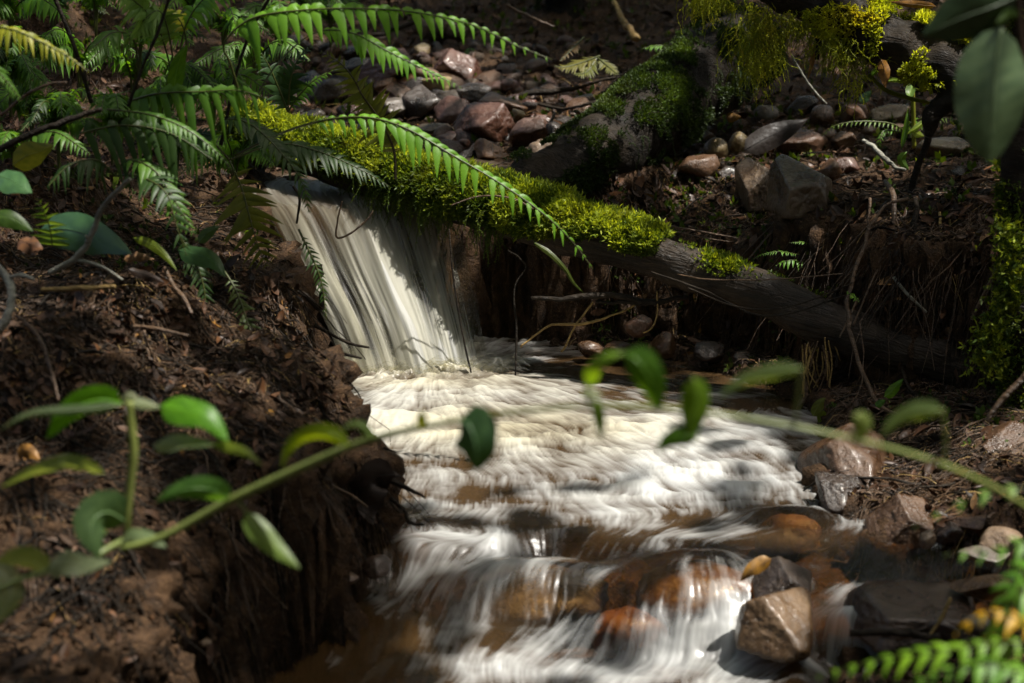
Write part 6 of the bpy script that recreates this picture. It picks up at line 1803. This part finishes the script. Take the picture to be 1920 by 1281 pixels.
for (px, py, Yq, rad, n_) in [(560, 1200, 2.95, .24, 500), (540, 1050, 3.1, .16, 260), (450, 1050, 2.98, .13, 200), (480, 640, 3.6, .14, 90), (150, 620, 3.2, .12, 60), (1040, 560, 4.66, .16, 400), (1180, 600, 4.6, .14, 160), (1080, 30, 7.6, .55, 900), (1260, 20, 7.0, .3, 400), (1560, 600, 4.28, .10, 160), (1720, 600, 4.2, .22, 420), (180, 290, 3.9, .22, 300), (330, 230, 4.1, .2, 250), (60, 180, 4.2, .2, 250), (1450, 170, 5.9, .3, 300), (1150, 60, 7.0, .4, 400), (1620, 130, 6.2, .3, 300), (1500, 420, 5.0, .14, 150), (600, 60, 6.4, .25, 220), (1800, 300, 5.3, .2, 200), (1650, 330, 4.9, .12, 120), (1740, 1160, 3.05, .12, 200), (860, 20, 7.4, .3, 300), (380, 330, 4.0, .18, 260), (1250, 600, 4.6, .25, 300)]:
    Lp = at(px, py, Yq)
    q = rs.normal(0, .55, (n_, 3)) * rad
    extra.append(Lp + q + SUN[None] * (rs.uniform(3.2, 6.3, n_) / SUN[2])[:, None])
E = np.concatenate(extra)
kp = np.ones(len(E))
for (px, py, Yq, rad, op) in LIT:
    w = E - at(px, py, Yq)
    along = w @ SUN
    dist = np.linalg.norm(w - along[:, None] * SUN[None], axis=1)
    kp = np.minimum(kp, 1 - op * sstep(rad * 1.15 + .03, rad * .9 + .03, dist))
C = np.vstack([C, E[rs.rand(len(E)) < kp]]); m = len(C)
size = rs.uniform(.09, .17, m)
nn = norm(rs.normal(0, .45, (m, 3)) + np.array([0, 0, 1.0]))
a = rs.normal(0, 1, (m, 3)); T = norm(a - nn * np.sum(a * nn, 1, keepdims=True)); B = np.cross(nn, T)
prof = [(-.5, .08), (-.2, .36), (.15, .32), (.5, .02)]
V = np.zeros((m, 4, 3, 3))
for i, (s_, w_) in enumerate(prof):
    for j, q in enumerate((-1, 0, 1)):
        V[:, i, j] = C + T * (size * s_)[:, None] + B * (size * w_ * q)[:, None] + nn * (size * (.12 * abs(q) - .25 * s_ * s_))[:, None]
base = np.array([[i * 3 + j, i * 3 + j + 1, (i + 1) * 3 + j + 1, (i + 1) * 3 + j] for i in range(3) for j in range(2)])
Q = (base[None] + (np.arange(m) * 12)[:, None, None]).reshape(-1, 4)
can = MB().add(V.reshape(-1, 3), Q, tint=np.repeat(rs.rand(m), 12)).build('shade_canopy', M_LEAF, color=(.03, .07, .012))
tag(can, 'unseen canopy leaves above the stream, gaps and clumps shaped to place sun and shade', 'canopy', None, 'stuff')

# ------------------------------------------------------------------ ring of leaves out of view, added to block the low sky
rs = np.random.RandomState(950)
m = 15000
th = rs.uniform(0, 2 * math.pi, m); rad = rs.uniform(13, 18, m)
C = np.stack([rad * np.cos(th), 4 + rad * np.sin(th), rs.uniform(-.3, 7.5, m)], 1)
size = rs.uniform(.3, .7, m)
nn = norm(rs.normal(0, .6, (m, 3)) + np.stack([-np.cos(th), -np.sin(th), np.full(m, .5)], 1))
a = rs.normal(0, 1, (m, 3)); T = norm(a - nn * np.sum(a * nn, 1, keepdims=True)); B = np.cross(nn, T)
V = np.zeros((m, 4, 3, 3))
for i, (s_, w_) in enumerate(prof):
    for j, q in enumerate((-1, 0, 1)):
        V[:, i, j] = C + T * (size * s_)[:, None] + B * (size * w_ * q)[:, None] + nn * (size * (.12 * abs(q) - .25 * s_ * s_))[:, None]
Q = (base[None] + (np.arange(m) * 12)[:, None, None]).reshape(-1, 4)
und = MB().add(V.reshape(-1, 3), Q, tint=np.repeat(rs.rand(m), 12)).build('sky_screen_leaves', M_LEAF, color=(.03, .06, .012))
tag(und, 'unseen ring of leaves added round the stream to block the low sky', 'undergrowth', None, 'stuff')
